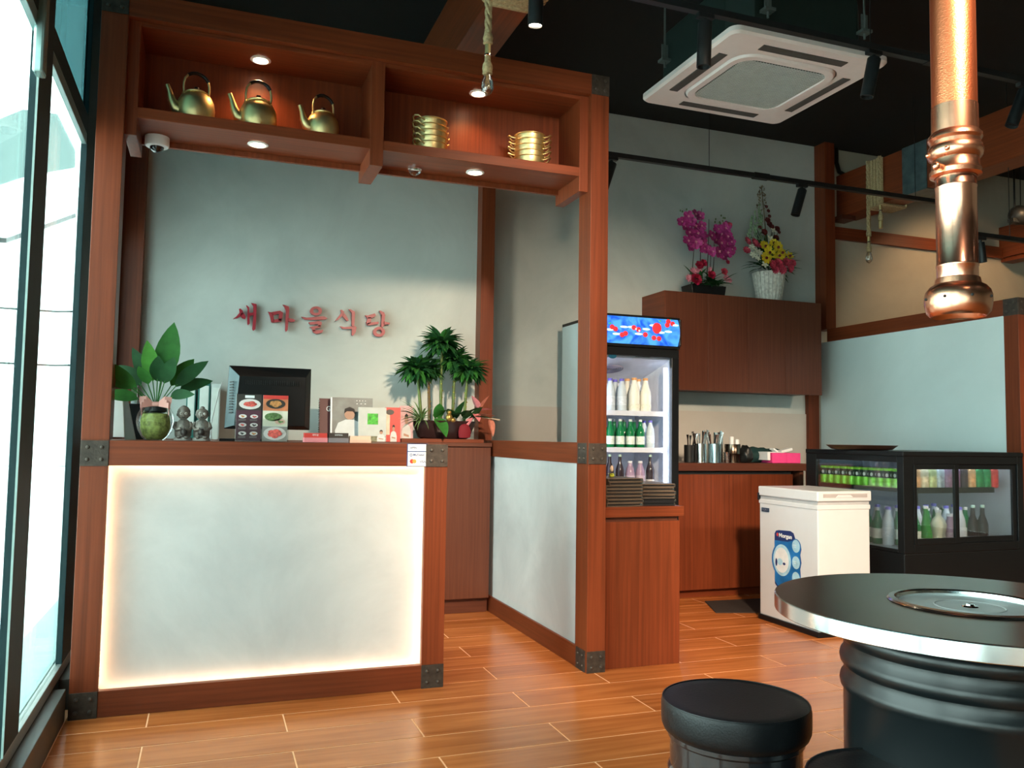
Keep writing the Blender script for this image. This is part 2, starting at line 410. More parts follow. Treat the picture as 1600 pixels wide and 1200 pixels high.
for (a, b) in ((-5.8, -4.4), (-4.2, -2.8), (-2.6, -1.2), (-1.0, .6), (.8, 2.79), (3.005, 3.83), (4.08, 5.2)):
    fr((XW-.022, a, 2.30), (XW-.002, b, 2.345), 'transom', col('grey_transom', (.12, .2, .2), .4)); fr((XW-.024, a, 2.345), (XW, b, 2.42), 'transom')
    fr((XW-.024, a, 3.35), (XW, b, ZC), 'transom')
    mk('pane', MB().box((XW-.022, a, .165), (XW-.016, b, 2.30)), GLASS, wl)
    mk('pane', MB().box((XW-.022, a, 2.42), (XW-.016, b, 3.35)), GLASST, wl)
mk('glass_clamp', MB().box((XW-.01, 2.74, 2.16), (XW+.02, 2.80, 2.42)), col('clear_plastic_clamp', (.3, .45, .43), .25, metal=.6), wl, bevel=.008)
mk('wall_front', MB().box((XL-.15, -6.2, 0), (9.3, -6.0, ZC)), BEIGE, kind='structure')

# outside: pavement, kerb, canopy fascia, pale building across the street
mk('ground', MB().box((-30, -30, -.2), (-.62, 60, -.02)), plaster('pale_pavement', (.80, .82, .81), (.84, .86, .85), .5), kind='structure')
aw = thing('canvas_awning', 'grey-green canvas awning outside the glass front with a pale valance', 'awning', (-2.5, 13, 3.4))
def AW(pts, d, nm, m_): mk(nm, MB().prism([tuple(at(px, py, x=-2.5)) for px, py in pts], d), m_, aw)
AW([(-30, 240), (90, 178), (118, 235), (118, 262), (40, 276), (-30, 300)], (-.5, 0, 0), 'canopy', col('grey_green_canvas', (.09, .15, .145), .8))
AW([(-30, 300), (40, 276), (118, 262), (118, 333), (10, 372), (-30, 330)], (-.5, 0, 0), 'valance', col('white_canvas', (.85, .88, .88), .8))
AW([(10, 372), (118, 333), (118, 340), (10, 380)], (-.55, 0, 0), 'awning_frame', BLKM)
bo = mk('street_facade', MB().box((-9, 30, 0), (-3.5, 34, 9)), plaster('white_facade', (.78, .85, .84), (.86, .92, .91), .4), label='pale building beyond the glass shopfront on the left', cat='building')
am = MB()
for z in (3.2, 4.9): am.tube([(-9, 29.5, z), (-4.6, 29.4, z-.05), (-3.2, 29, z)], .03, 6)
mk('street_cable', am, BLKM, label='thin dark cables crossing outside the glass shopfront', cat='cable')

# ================================================================== RECEPTION COUNTER AND ITS TIMBER FRAME
Y0 = 3.63
ct = thing('reception_counter', 'reception counter with a timber frame round a backlit pale concrete panel', 'counter', (.28, 3.9, 0))
bx('stile', (.918, Y0, .1), (1.018, Y0+.03, .968), WZ, ct); bx('rail', (-.36, Y0, 0), (1.018, Y0+.03, .1), WX, ct)
bx('rail', (-.36, Y0, .968), (1.018, Y0+.03, 1.066), WX, ct)
bx('side_panel', (.975, Y0+.03, 0), (1.018, 4.3, 1.05), WZ, ct)
bx('worktop', (-.45, Y0+.03, 1.05), (1.018, 4.3, 1.067), WX, ct)
mk('front_panel', MB().box((-.44, Y0+.066, .02), (.975, Y0+.08, 1.05)), CONCL, ct)
LED = emit('warm_led_strip', (1, .68, .42), 12)
for a, b in (((-.35, Y0+.036, .972), (.91, Y0+.05, .984)), ((-.35, Y0+.036, .084), (.91, Y0+.05, .09)), ((-.374, Y0+.036, .1), (-.362, Y0+.05, .966)), ((.926, Y0+.036, .1), (.938, Y0+.05, .966))):
    mk('led_strip', MB().box(a, b), LED, ct, label='warm white light strip')
def cplate(p, x, z, w=.1, h=.1): return plate(p, (x, Y0-.004, z), w, h)
cplate(ct, .968, 1.016); cplate(ct, .968, .05)
pav = thing('timber_frame', 'tall reddish timber frame with a long open display box above the reception counter', 'shelf', (.67, 3.75, 0))
mk('post', MB().box((-.46, Y0, 0), (-.36, Y0+.03, 1.07)).box((-.46, Y0, 1.07), (-.36, Y0+.13, 2.893)).box((-.46, Y0+.03, 0), (-.45, Y0+.13, 1.07)), WZ, pav, bevel=.0015); bx('post', (1.715, Y0, 0), (1.81, Y0+.135, 2.893), WZ, pav)
bx('beam', (-.36, Y0, 2.79), (1.715, Y0+.13, 2.893), WX, pav)
Yf, Yr = 3.665, 3.945
bx('box_bottom', (-.36, Yf, 2.385), (1.715, Yr, 2.43), WX, pav); bx('box_top', (-.36, Yf, 2.77), (1.715, Yr, 2.79), WX, pav)
bx('box_back', (-.36, Yr-.02, 2.36), (1.715, Yr, 2.77), WZ, pav)
for x0, x1 in ((-.36, -.315), (.64, .70), (1.668, 1.715)): bx('divider', (x0, Yf-.002, 2.31), (x1, Yr+.015, 2.79), WZ, pav)
cplate(pav, -.41, 2.842); cplate(pav, 1.7625, 2.842, .095, .1); cplate(pav, -.41, 1.016, .1, .1); cplate(pav, -.41, .05)
cplate(pav, 1.7625, 1.03, .095, .1); plate(pav, (1.711, 3.697, 1.03), .1, .1, 'x', br=.006)
cplate(pav, 1.7625, .05, .095, .1); plate(pav, (1.711, 3.697, .05), .1, .1, 'x', br=.006)

# downlights
WARM = (1, .50, .20)
DISC = emit('downlight_lens', (1, .78, .5), 22)
def downlight(x, y, z, lab, power, n):
    t = thing('downlight', lab, 'light', (x, y, z), None)
    mk('trim_ring', MB().lathe((x, y, z), [(.044, 0), (.045, -.003), (.034, -.006), (.032, -.001)], 28, cap=False), WHITE, t, smooth=True)
    mk('lens', MB().lathe((x, y, z-.0015), [(.031, 0), (.031, -.001)], 24), DISC, t)
    spot((x, y, z-.006), power, WARM, 2.3, t, .02, (x, y, z-1), .9)
downlight(.165, 3.80, 2.769, 'lit round downlight inside the left bay above the kettles', 13, 0)
downlight(1.18, 3.78, 2.769, 'lit round downlight inside the right bay above the stacked pots', 13, 0)
downlight(.166, 3.80, 2.384, 'lit round downlight on the underside of the box below the kettles', 2.5, 0)
downlight(1.176, 3.80, 2.384, 'lit round downlight on the underside of the box below the pots', 2.5, 0)
# dome camera, small bulb
t = thing('security_camera', 'white dome security camera under the left end of the display box', 'camera', (-.25, 3.88, 2.384))
mk('housing', MB().lathe((-.25, 3.88, 2.384), [(.05, 0), (.05, -.035), (.046, -.042), (.034, -.044)], 28), WHITE, t, smooth=True)
mk('lens_dome', MB().ell((-.25, 3.88, 2.342), (.03, .03, .026)), BLKG, t, smooth=True)
p = at(648, 272, y=3.86)
t = thing('glass_dome_lamp', 'small clear glass dome fitting under the box beside the middle bracket', 'light', (p.x, 3.86, 2.384))
mk('mount', MB().lathe((p.x, 3.86, 2.384), [(.034, 0), (.034, -.006), (.03, -.008)], 24), CHROME, t, smooth=True)
mk('glass_dome', MB().ell((p.x, 3.86, 2.376), (.03, .03, .028)), GLASSC, t, smooth=True)

# ------------------------------------------------------------------ Korean lettering on the reception wall (brush strokes, each letter a part)
sg = thing('wall_sign', 'red Korean brush lettering mounted on the grey reception wall', 'sign', (.62, 5.44, 1.84))
def ring(cx, cy, rx, ry, t=.5, n=22):
    return [('q', [(cx+rx*cos(2*pi*k/n), cy+ry*sin(2*pi*k/n)), (cx+rx*cos(2*pi*(k+1)/n), cy+ry*sin(2*pi*(k+1)/n)),
                   (cx+rx*t*cos(2*pi*(k+1)/n), cy+ry*t*sin(2*pi*(k+1)/n)), (cx+rx*t*cos(2*pi*k/n), cy+ry*t*sin(2*pi*k/n))]) for k in range(n)]
LET = [
 [[(178,228),(190,224),(208,240),(216,262),(190,288),(165,304),(128,311),(158,288),(184,256)], [(198,262),(214,258),(226,275),(236,296),(230,312),(208,306),(190,284)],
  [(236,198),(248,200),(264,214),(264,250),(268,350),(255,362),(247,352),(250,225)], [(260,262),(300,256),(300,278),(262,284)],
  [(280,178),(292,180),(325,188),(322,300),(316,396),(298,409),(288,396),(297,300),(298,204)]],
 [[(420,250),(446,256),(466,282),(472,322),(466,342),(448,338),(438,290)], [(440,256),(520,242),(546,258),(512,268),(462,282)], [(546,256),(540,300),(532,328),(508,324),(512,266)], [(466,318),(534,306),(532,332),(460,342)],
  [(542,192),(556,194),(594,208),(598,232),(592,300),(585,402),(570,419),(562,400),(570,240),(558,212)], [(585,302),(632,312),(648,322),(640,334),(610,336),(585,328)]],
 [('q', None)]+[[(697,292),(745,300),(860,290),(890,290),(916,304),(900,316),(780,320),(725,314)],
  [(758,340),(846,328),(868,338),(868,352),(858,376),(836,374),(838,354),(772,360)], [(768,378),(856,362),(862,382),(812,392),(816,412),(794,414),(788,394)],
  [(794,404),(860,404),(882,402),(870,426),(826,436),(798,424)]],
 [[(1025,236),(1036,234),(1056,252),(1046,280),(1004,318),(975,330),(1006,292),(1030,262)], [(1046,266),(1058,264),(1082,300),(1092,324),(1076,328),(1042,290)],
  [(1093,230),(1106,230),(1142,248),(1146,262),(1140,372),(1124,380),(1118,362),(1120,262)], [(1018,372),(1058,378),(1148,370),(1158,382),(1150,425),(1130,450),(1118,446),(1120,394),(1042,394)]],
 [[(1230,280),(1252,282),(1310,264),(1320,284),(1290,302),(1252,308)], [(1252,300),(1282,296),(1276,345),(1246,362),(1240,340)], [(1244,350),(1275,340),(1342,334),(1342,352),(1272,364),(1250,364)],
  [(1345,242),(1358,242),(1388,256),(1396,280),(1388,366),(1374,382),(1362,372),(1370,278)], [(1385,332),(1436,344),(1432,356),(1385,358)]]]
rings = {2: ring(820, 244, 50, 38, .46), 4: ring(1346, 418, 50, 42, .46)}
for i, L_ in enumerate(LET):
    mb = MB()
    polys = [p for p in L_ if p[0] != 'q'] + [q[1] for q in rings.get(i, [])]
    for q in polys:
        pts = []
        for (a, b) in q:
            w = at(340+a/5.3333, 440+b/5.3333, y=5.425); pts.append((w.x, 5.425, w.z))
        mb.prism(pts, (0, .02, 0))
    mk('letter', mb, RED, sg)

# ================================================================== THINGS IN THE DISPLAY BOX
def kettle(x, y, z, label, rot, s=1):
    t = thing('kettle', label, 'kettle', (x, y, z), 'gold aluminium kettles in the left bay')
    B = lambda *p: (x+p[0], y+p[1], z+p[2])
    mk('body', MB().lathe(B(0, 0, 0), [(.052, 0), (.062, .004), (.068, .02), (.0695, .045), (.066, .07), (.056, .09), (.044, .098), (.042, .103)], 32), BRASS, t, smooth=True)
    l = mk('lid', MB().lathe(B(0, 0, .102), [(.045, 0), (.046, .003), (.036, .010), (.015, .015), (.006, .016)], 28), BRASS, t, smooth=True)
    mk('lid_knob', MB().lathe(B(0, 0, .117), [(.006, 0), (.010, .006), (.009, .013), (.003, .015)], 14), BLK, l, smooth=True)
    mk('spout', MB().tube([B(-.050, 0, .030), B(-.074, 0, .040), B(-.088, 0, .064), B(-.096, 0, .094), B(-.106, 0, .118)], [.024, .021, .015, .010, .0085], 14), BRASS, t, smooth=True)
    pts = [B(-.044, 0, .092), B(-.047, 0, .125)]
    for k in range(9):
        a = pi-k*pi/8; pts.append(B(.046*cos(a), 0, .142+.042*sin(a)))
    pts += [B(.047, 0, .125), B(.044, 0, .092)]
    h = mk('handle', MB().tube(pts, .0042, 8), BRASS, t, smooth=True)
    mk('grip', MB().tube([Vector(q)+Vector((0, 0, .001)) for q in pts[4:10]], .0068, 10), BLK, h, smooth=True, label='black grip')
    for sx in (-1, 1): mk('handle_bracket', MB().ell(B(sx*.046, 0, .096), (.007, .01, .012), 10, 6), BRASS, h, smooth=True)
    t.rotation_euler = (0, 0, rot); t.scale = (s, s, s*1.02)
kettle(-.095, 3.752, 2.431, 'gold kettle nearest the dark left end of the display box', .22, 1.12)
kettle(.160, 3.752, 2.431, 'gold kettle standing directly below the downlight, middle of the three', .12, 1.15)
kettle(.440, 3.752, 2.431, 'gold kettle nearest the middle divider of the display box', .3, 1.05)
def pot():
    t = thing('cooking_pot', 'x', 'pot', (0, 0, 0))
    pf = [(.060, 0), (.066, .003), (.072, .018), (.074, .036), (.079, .038), (.079, .041), (.072, .040), (.069, .018), (.055, .006), (.0001, .006)]
    mk('bowl', MB().lathe((0, 0, 0), pf, 32, cap=False)._add([(0, 0, 0)], []).lathe((0, 0, 0), [(.0001, 0), (.060, 0)], 32, cap=False), BRASS, t, smooth=True)
    for s in (-1, 1):
        h = mk('handle', MB().tube([(s*.072, -.026, .026), (s*.088, -.026, .030), (s*.100, -.018, .040), (s*.106, 0, .043), (s*.100, .018, .040), (s*.088, .026, .030), (s*.072, .026, .026)], .0036, 8), BRASS, t, smooth=True)
        mb = MB()
        for d in (-.026, .026): mb.ell((s*.0715, d, .026), .0045, 8, 6)
        mk('rivet', mb, BRASS, h, smooth=True, kind='stuff')
    return t
proto = pot(); used = False
ORD = ['lowest', 'second from the bottom', 'middle', 'second from the top', 'topmost']
for (x, side, r0) in ((.944, 'left stack beside the middle divider', .55), (1.443, 'right stack beside the big right post', -.45)):
    for k in range(5):
        lab = 'gold two-handled pot, %s of the %s' % (ORD[k], side)
        r = r0+random.uniform(-.06, .06)
        if not used: o = proto; o.location = (x, 3.762, 2.431); o.rotation_euler = (0, 0, r); used = True
        else: o = copy_tree(proto, (x+random.uniform(-.003, .003), 3.762, 2.431+k*.028), r)
        o['label'] = lab; o['group'] = 'stacked gold pots in the right bay'
        if k and used: o.location.z = 2.431+k*.028

# ================================================================== PENDANTS WITH ROPE
def pendant(x, y, ztop, zbulb, label, s=1.0, bulb=True):
    """rope from ztop to the fitting, bulb tip at zbulb"""
    t = thing('pendant_lamp', label, 'lamp', (x, y, zbulb), None)
    Z = lambda v: zbulb+v*s
    mb = MB(); zr = Z(.235); n = max(4, int((ztop-zr)/.010))
    for q in range(3):
        mb.tube([(x+.0075*s*cos(q*2.1+k*.5), y+.0075*s*sin(q*2.1+k*.5), ztop-(ztop-zr)*k/n) for k in range(n+1)], .010*s, 6)
    mk('rope', mb, ROPE, t, smooth=True)
    mk('rope_knot', MB().lathe((x, y, 0), [(.012*s, Z(.222)), (.021*s, Z(.228)), (.019*s, Z(.240)), (.022*s, Z(.25)), (.017*s, Z(.27))], 14), ROPE, t, smooth=True)
    mk('brass_tube', MB().lathe((x, y, 0), [(.0125*s, Z(.178)), (.0125*s, Z(.228))], 16), BRASS, t, smooth=True)
    mk('chrome_ring', MB().lathe((x, y, 0), [(.013*s, Z(.172)), (.0155*s, Z(.174)), (.0155*s, Z(.180)), (.013*s, Z(.182))], 16), CHROME, t, smooth=True)
    mk('rope_wrap', MB().lathe((x, y, 0), [(.014*s, Z(.093)), (.021*s, Z(.096)), (.020*s, Z(.108)), (.022*s, Z(.118)), (.020*s, Z(.136)), (.013*s, Z(.150)), (.012*s, Z(.175))], 16), ROPE, t, smooth=True)
    if bulb:
        g = mk('glass_bulb', MB().lathe((x, y, 0), [(.0005*s, Z(0)), (.006*s, Z(.004)), (.018*s, Z(.012)), (.0265*s, Z(.028)), (.0275*s, Z(.044)), (.022*s, Z(.07)), (.0155*s, Z(.09)), (.014*s, Z(.10))], 24, cap=False), GLASSB, t, smooth=True)
        fm = MB()
        for k in range(6):
            a = k*pi/3; fm.tube([(x+.004*s*cos(a), y+.004*s*sin(a), Z(.09)), (x+.011*s*cos(a), y+.011*s*sin(a), Z(.035))], .0007*s, 4)
        mk('filament', fm, BRASS, g, kind='stuff')
    else: mk('socket', MB().lathe((x, y, 0), [(.012*s, Z(.03)), (.016*s, Z(.035)), (.016*s, Z(.09)), (.012*s, Z(.095))], 16), BRASS, t, smooth=True)
    return t
pendant(1.036, 3.2, 3.38, 2.507, 'rope pendant with a clear bulb hanging in front of the display box', .98)
def ropecoil(name, bx0, bx1, y0, y1, z0, z1, label, n=5):
    t = thing(name, label, 'rope', ((bx0+bx1)/2, (y0+y1)/2, z0))
    for k in range(n):
        y = y0+(y1-y0)*(k+.5)/n; r = (y1-y0)/n*.52
        mk('rope_turn', MB().tube([(bx0-r, y, z1), (bx0-r, y, z0-r), (bx0-r+.01, y, z0-r), (bx1+r-.01, y, z0-r), (bx1+r, y, z0-r), (bx1+r, y, z1)], r, 6), ROPE, t, smooth=True)
ropecoil('rope_wrapping', 1.11, 1.315, 3.12, 3.43, 3.05, 3.40, 'hemp rope wound round the left ceiling beam above the display box', 9)
ropecoil('rope_wrapping', 5.06, 5.27, 5.19, 5.35, 3.04, 3.41, 'hemp rope wound round the right ceiling beam near the back wall', 5)
p = at(1361, 412, y=5.33); pendant(5.035, 5.34, 3.42, at(1361, 412, y=5.34).z, 'rope pendant with a clear bulb hanging low by the right ceiling beam')
pendant(5.035, 5.21, 3.42, at(1369, 362, y=5.21).z, 'short rope pendant with a bare brass socket by the right ceiling beam', bulb=False)

# ================================================================== TRACK LIGHTING
def track(x0, x1, y, z, label, wire=None):
    t = thing('light_track', label, 'light track', ((x0+x1)/2, y, z))
    bx('rail', (x0, y-.017, z), (x1, y+.017, z+.03), BLKM, t)
    mb = MB()
    for w in (wire or [x0+.2, x1-.2]): mb.cyl((w, y, z+.03), (w, y, ZC), .0025, 6)
    mk('hanging_wire', mb, BLKM, t)
    mk('joint', MB().box(((x0+x1)/2-.06, y-.02, z-.004), ((x0+x1)/2+.06, y+.02, z+.033)), BLKM, t)
    return t
HOT = emit('spot_lens', (1, .85, .62), 30)
def spothead(x, y, z, label, d, L=.19, r=.031, lit=False):
    t = thing('track_spotlight', label, 'spotlight', (x, y, z), None)
    d = Vector(d).normalized(); a = Vector((x, y, z-.045)); 
    mk('adapter', MB().box((x-.04, y-.016, z-.02), (x+.04, y+.016, z+.001)), BLKM, t, bevel=.003)
    mk('arm', MB().cyl((x, y, z-.02), (x, y, z-.05), .009, 10), BLKM, t)
    M = d.to_track_quat('Z', 'Y').to_matrix()
    mk('can', MB().lathe(a-d*.01, [(r*.9, 0), (r, .004), (r, L), (r*.88, L), (r*.86, L-.015), (.001, L-.016)], 24, M, cap=False).lathe(a-d*.01, [(.0001, 0), (r*.9, 0)], 24, M, cap=False), BLKM, t, smooth=True)
    if lit:
        mk('lens', MB().lathe(a+d*(L-.018), [(.0001, 0), (r*.84, 0), (r*.84, .002), (.0001, .002)], 24, M, cap=False), HOT, t)
        spot(tuple(a+d*L), lit, (1, .76, .54), .95, t, .03 if lit < 40 else .14, tuple(a+d*3), 1.0)
    return t
track(.2, 6.4, 3.05, 2.965, 'black ceiling light track running in front of the air conditioner', [2.9, 4.6])
spothead(1.19, 3.05, 2.965, 'lit black track spotlight beside the left ceiling beam', (.02, .1, -1), .16, lit=30)
spothead(1.985, 3.05, 2.965, 'unlit black track spotlight overlapping the left corner of the air conditioner', (-.02, .03, -1), .2)
spothead(2.92, 3.05, 2.965, 'unlit black track spotlight overlapping the right corner of the air conditioner', (-.16, .1, -1), .19)
spothead(3.90, 3.05, 2.965, 'black track spotlight at the right edge, past the copper pipe', (-.35, .15, -1), .2)
track(1.9, 5.0, 4.63, 2.872, 'black light track hung on wires before the grey back wall', [3.045, 4.8])
spothead(2.33, 4.63, 2.872, 'black track spotlight half hidden by the top of the big right post', (-.3, .1, -1), .2)
spothead(3.79, 4.63, 2.872, 'black track spotlight above the flower arrangements', (-.3, .05, -1), .19)
track(4.7, 6.6, 4.2, at(1560, 372, y=4.2).z-.01, 'short black light track right of the copper pipe', [5.2, 6.2])
spothead(at(1532, 380, y=4.2).x, 4.2, at(1560, 372, y=4.2).z-.01, 'small black track spotlight right of the copper pipe', (.28, .1, -1), .14, .026)
track(.6, 6.0, .2, 2.965, 'added black light track, unseen behind the viewpoint', [1.2, 5.0])  # unseen track and spots, added to throw warm light on the right side
for k_, (x_, tg) in enumerate(((1.4, (2.0, 3.6, 1.3)), (2.6, (3.0, 3.3, .2)), (3.8, (3.7, 3.7, .2)), (5.0, (5.0, 3.0, 1.0)))):  # added spots aimed at the big post, floor, freezer and divider
    spothead(x_, .2, 2.965, 'added lit spotlight, unseen behind the viewpoint, '+('first', 'second', 'third', 'fourth')[k_]+' from the glass front', Vector(tg)-Vector((x_, .2, 2.9)), .19, lit=(1500, 300, 50, 620)[k_])
spot((6.3, 4.6, 3.2), 60, (1, .62, .32), 1.8, None, .05, (6.4, 5.8, 1.9))

# ================================================================== AIR CONDITIONER
ac = thing('air_conditioner', 'white square ceiling cassette air conditioner with a dark green casing', 'air conditioner', (2.765, 3.725, 3.05))
ax0, ax1, ay0, ay1, az = 2.285, 3.24, 3.265, 4.185, 3.05
def rrect(x0, y0, x1, y1, r, z, n=6):
    pts = []
    for cx, cy, a0 in ((x1-r, y1-r, 0), (x0+r, y1-r, pi/2), (x0+r, y0+r, pi), (x1-r, y0+r, 3*pi/2)):
        for k in range(n+1):
            a = a0+k*pi/2/n; pts.append(Vector((cx+r*cos(a), cy+r*sin(a), z)))
    return pts
def loopband(mb, A, B):
    n = len(A); mb._add(A+B, [(i, n+i, n+(i+1) % n, (i+1) % n) for i in range(n)]); return mb
pm = MB()
o1 = rrect(ax0, ay0, ax1, ay1, .05, az+.035); o2 = rrect(ax0, ay0, ax1, ay1, .05, az+.012); o3 = rrect(ax0+.012, ay0+.012, ax1-.012, ay1-.012, .045, az)
i1 = rrect(ax0+.15, ay0+.15, ax1-.15, ay1-.15, .12, az-.004)
loopband(pm, o2, o1); loopband(pm, o3, o2); loopband(pm, i1, o3)
pm._add(o1, [tuple(range(len(o1)))])
mk('fascia', pm, OFFW, ac, smooth=True)
im = MB(); j1 = rrect(ax0+.155, ay0+.155, ax1-.155, ay1-.155, .12, az-.002); j2 = rrect(ax0+.165, ay0+.165, ax1-.165, ay1-.165, .11, az-.014); j3 = rrect(ax0+.200, ay0+.200, ax1-.200, ay1-.200, .09, az-.014)
j4 = rrect(ax0+.205, ay0+.205, ax1-.205, ay1-.205, .085, az-.006)
loopband(im, j2, j1); loopband(im, j3, j2); loopband(im, j4, j3); mk('inner_frame', im, OFFW, ac, smooth=True)
GR = col('grey_filter_mesh', (.05, .065, .06), .8)
mk('filter', MB()._add(j4, [tuple(range(len(j4)))[::-1]]), GR, ac)
gm = MB(); n = 34
for k in range(n):
    y = ay0+.215+(ay1-ay0-.43)*(k+.5)/n; gm.box((ax0+.212, y-.0032, az-.0125), (ax1-.212, y+.0032, az-.009))
for k in range(30):
    x = ax0+.215+(ax1-ax0-.43)*(k+.5)/30; gm.box((x-.0012, ay0+.212, az-.0115), (x+.0012, ay1-.212, az-.009))
mk('intake_grille', gm, col('grille_grey', (.52, .56, .53), .5), ac, kind='stuff')
VENT = col('vent_flap_grey', (.07, .07, .065), .6)
for (a, b) in (((ax0+.22, ay0+.065), (ax1-.22, ay0+.115)), ((ax0+.22, ay1-.115), (ax1-.22, ay1-.065)), ((ax0+.065, ay0+.22), (ax0+.115, ay1-.22)), ((ax1-.115, ay0+.22), (ax1-.065, ay1-.22))):
    mk('air_outlet', MB().box((a[0], a[1], az-.006), (b[0], b[1], az+.004)), VENT, ac)
CAS = col('dark_green_steel', (.012, .024, .021), .5)
mk('casing', MB().prism([(ax0+.16, ay0+.06, az+.036), (ax1-.16, ay0+.06, az+.036), (ax1-.06, ay0+.16, az+.036), (ax1-.06, ay1-.16, az+.036), (ax1-.16, ay1-.06, az+.036), (ax0+.16, ay1-.06, az+.036), (ax0+.06, ay1-.16, az+.036), (ax0+.06, ay0+.16, az+.036)], (0, 0, .3)), CAS, ac, bevel=.004)
hm = MB()
for x, y in ((ax0+.22, ay0+.035), (ax1-.14, ay0+.035), (ax0+.035, ay1-.22), (ax1-.035, ay1-.22)):
    mk('hanger_bracket', MB().box((x-.03, y-.025, az+.15), (x+.03, y+.025, az+.165)).box((x-.02, y-.003, az+.165), (x+.02, y+.003, az+.25)), col('galvanised_steel', (.16, .20, .19), .5, metal=.6), ac)
    mk('threaded_rod', MB().cyl((x, y, az+.12), (x, y, ZC), .006, 8), MATS['galvanised_steel'], ac)

# ================================================================== COPPER EXTRACTOR PIPE
cp = thing('exhaust_pipe', 'polished copper exhaust pipe hanging over the round steel table', 'pipe', (1.585, 1.413, 1.385))
c0 = (1.585, 1.413, 0)
def hammered():
    m, t, p = base_mat('hammered_copper'); N, L = t.nodes, t.links
    p.inputs['Base Color'].default_value = (.88, .25, .11, 1); p.inputs['Metallic'].default_value = 1; p.inputs['Roughness'].default_value = .32
    tc = N.new('ShaderNodeTexCoord'); w = N.new('ShaderNodeTexWave'); w.bands_direction = 'Z'; w.inputs['Scale'].default_value = 90; w.inputs['Distortion'].default_value = .6
    v = N.new('ShaderNodeTexVoronoi'); v.inputs['Scale'].default_value = 230
    L.new(tc.outputs['Object'], w.inputs['Vector']); L.new(tc.outputs['Object'], v.inputs['Vector'])
    b = N.new('ShaderNodeBump'); b.inputs['Strength'].default_value = .10; b.inputs['Distance'].default_value = .002; L.new(w.outputs['Fac'], b.inputs['Height'])
    b2 = N.new('ShaderNodeBump'); b2.inputs['Strength'].default_value = .15; b2.inputs['Distance'].default_value = .002; L.new(v.outputs['Distance'], b2.inputs['Height']); L.new(b.outputs['Normal'], b2.inputs['Normal'])
    L.new(b2.outputs['Normal'], p.inputs['Normal']); return m
zt = at(1485, 225, y=1.413).z
mk('outer_sleeve', MB().lathe(c0, [(.0475, 1.87), (.0475, ZC-.002)], 48, cap=False), hammered(), cp, smooth=True)
mk('collar', MB().lathe(c0, [(.044, 1.708), (.054, 1.712), (.0545, 1.722), (.050, 1.728), (.049, 1.748), (.056, 1.754), (.0585, 1.766), (.056, 1.778), (.052, 1.782), (.052, 1.79), (.057, 1.796), (.056, 1.804), (.049, 1.812), (.0485, 1.872), (.047, 1.872)], 48, cap=False), COPPER, cp, smooth=True)
kb = MB()
for a in (2.6, 3.6, 0.3): kb.ell((1.585+.058*cos(a), 1.413+.058*sin(a), 1.762), .006, 10, 8)
kb.cyl((1.585-.052, 1.413-.01, 1.722), (1.585-.068, 1.413-.012, 1.722), .008, 10).ell((1.585-.070, 1.413-.012, 1.722), .0095, 10, 8)
mk('clamp_screw', kb, COPPER, cp, smooth=True, kind='stuff')
mk('inner_tube', MB().lathe(c0, [(.0425, 1.46), (.0425, 1.50), (.0440, 1.502), (.0440, 1.506), (.0425, 1.508), (.0425, 1.68), (.0438, 1.683), (.0438, 1.687), (.0425, 1.69), (.0425, 1.72)], 48, cap=False), COPPERL, cp, smooth=True)
mk('hood', MB().lathe(c0, [(.040, 1.478), (.046, 1.474), (.048, 1.462), (.058, 1.456), (.066, 1.446), (.0695, 1.434), (.0695, 1.415), (.066, 1.398), (.060, 1.391), (.057, 1.388), (.053, 1.392), (.045, 1.42)], 48, cap=False), COPPER, cp, smooth=True)
mk('hood_damper', MB().lathe(c0, [(.0001, 1.43), (.05, 1.425)], 32, cap=False), COPPER, cp)
rv = MB()
for k in range(8): rv.ell((1.585+.0695*cos(k*pi/4+.35), 1.413+.0695*sin(k*pi/4+.35), 1.427), .0035, 8, 6)
mk('rivet', rv, BLKM, cp, smooth=True)

# ================================================================== ROUND TABLE AND STOOLS
TX, TY, TR = 1.597, 1.409, .411
tb = thing('round_table', 'round steel-topped grill table on a ribbed black drum', 'table', (TX, TY, 0))
mk('tabletop', MB().lathe((TX, TY, 0), [(.158, .7445), (.165, .7495), (TR-.002, .75), (TR, .748)], 96, cap=False), STEEL, tb, smooth=15)
mk('edge_band', MB().lathe((TX, TY, 0), [(TR, .749), (TR+.001, .7475), (TR+.001, .717), (TR, .7155), (TR-.02, .7155)], 96, cap=False), STEELB, tb, smooth=15, label='bright steel edge band')
mk('table_underside', MB().lathe((TX, TY, 0), [(.26, .719), (TR-.018, .719)], 64, cap=False), BLKM, tb)
mk('grill_ring', MB().lathe((TX, TY, 0), [(.168, .7505), (.164, .754), (.152, .755), (.148, .752), (.146, .745), (.141, .7425)], 72, cap=False), STEELB, tb, smooth=15)
gl = mk('grill_cover', MB().lathe((TX, TY, 0), [(.0001, .743), (.068, .743), (.070, .7445), (.072, .743), (.135, .7425), (.141, .7425), (.1425, .7465), (.1445, .7465), (.145, .742)], 72, cap=False), mat('polished_cover', (.72, .78, .78), .35, .6), tb, smooth=15)
mk('cover_knob', MB().lathe((TX, TY, 0), [(.018, .743), (.016, .7455), (.010, .746), (.009, .749), (.0001, .7495)], 24, cap=False), CHROME, gl, smooth=True)
DR = .262
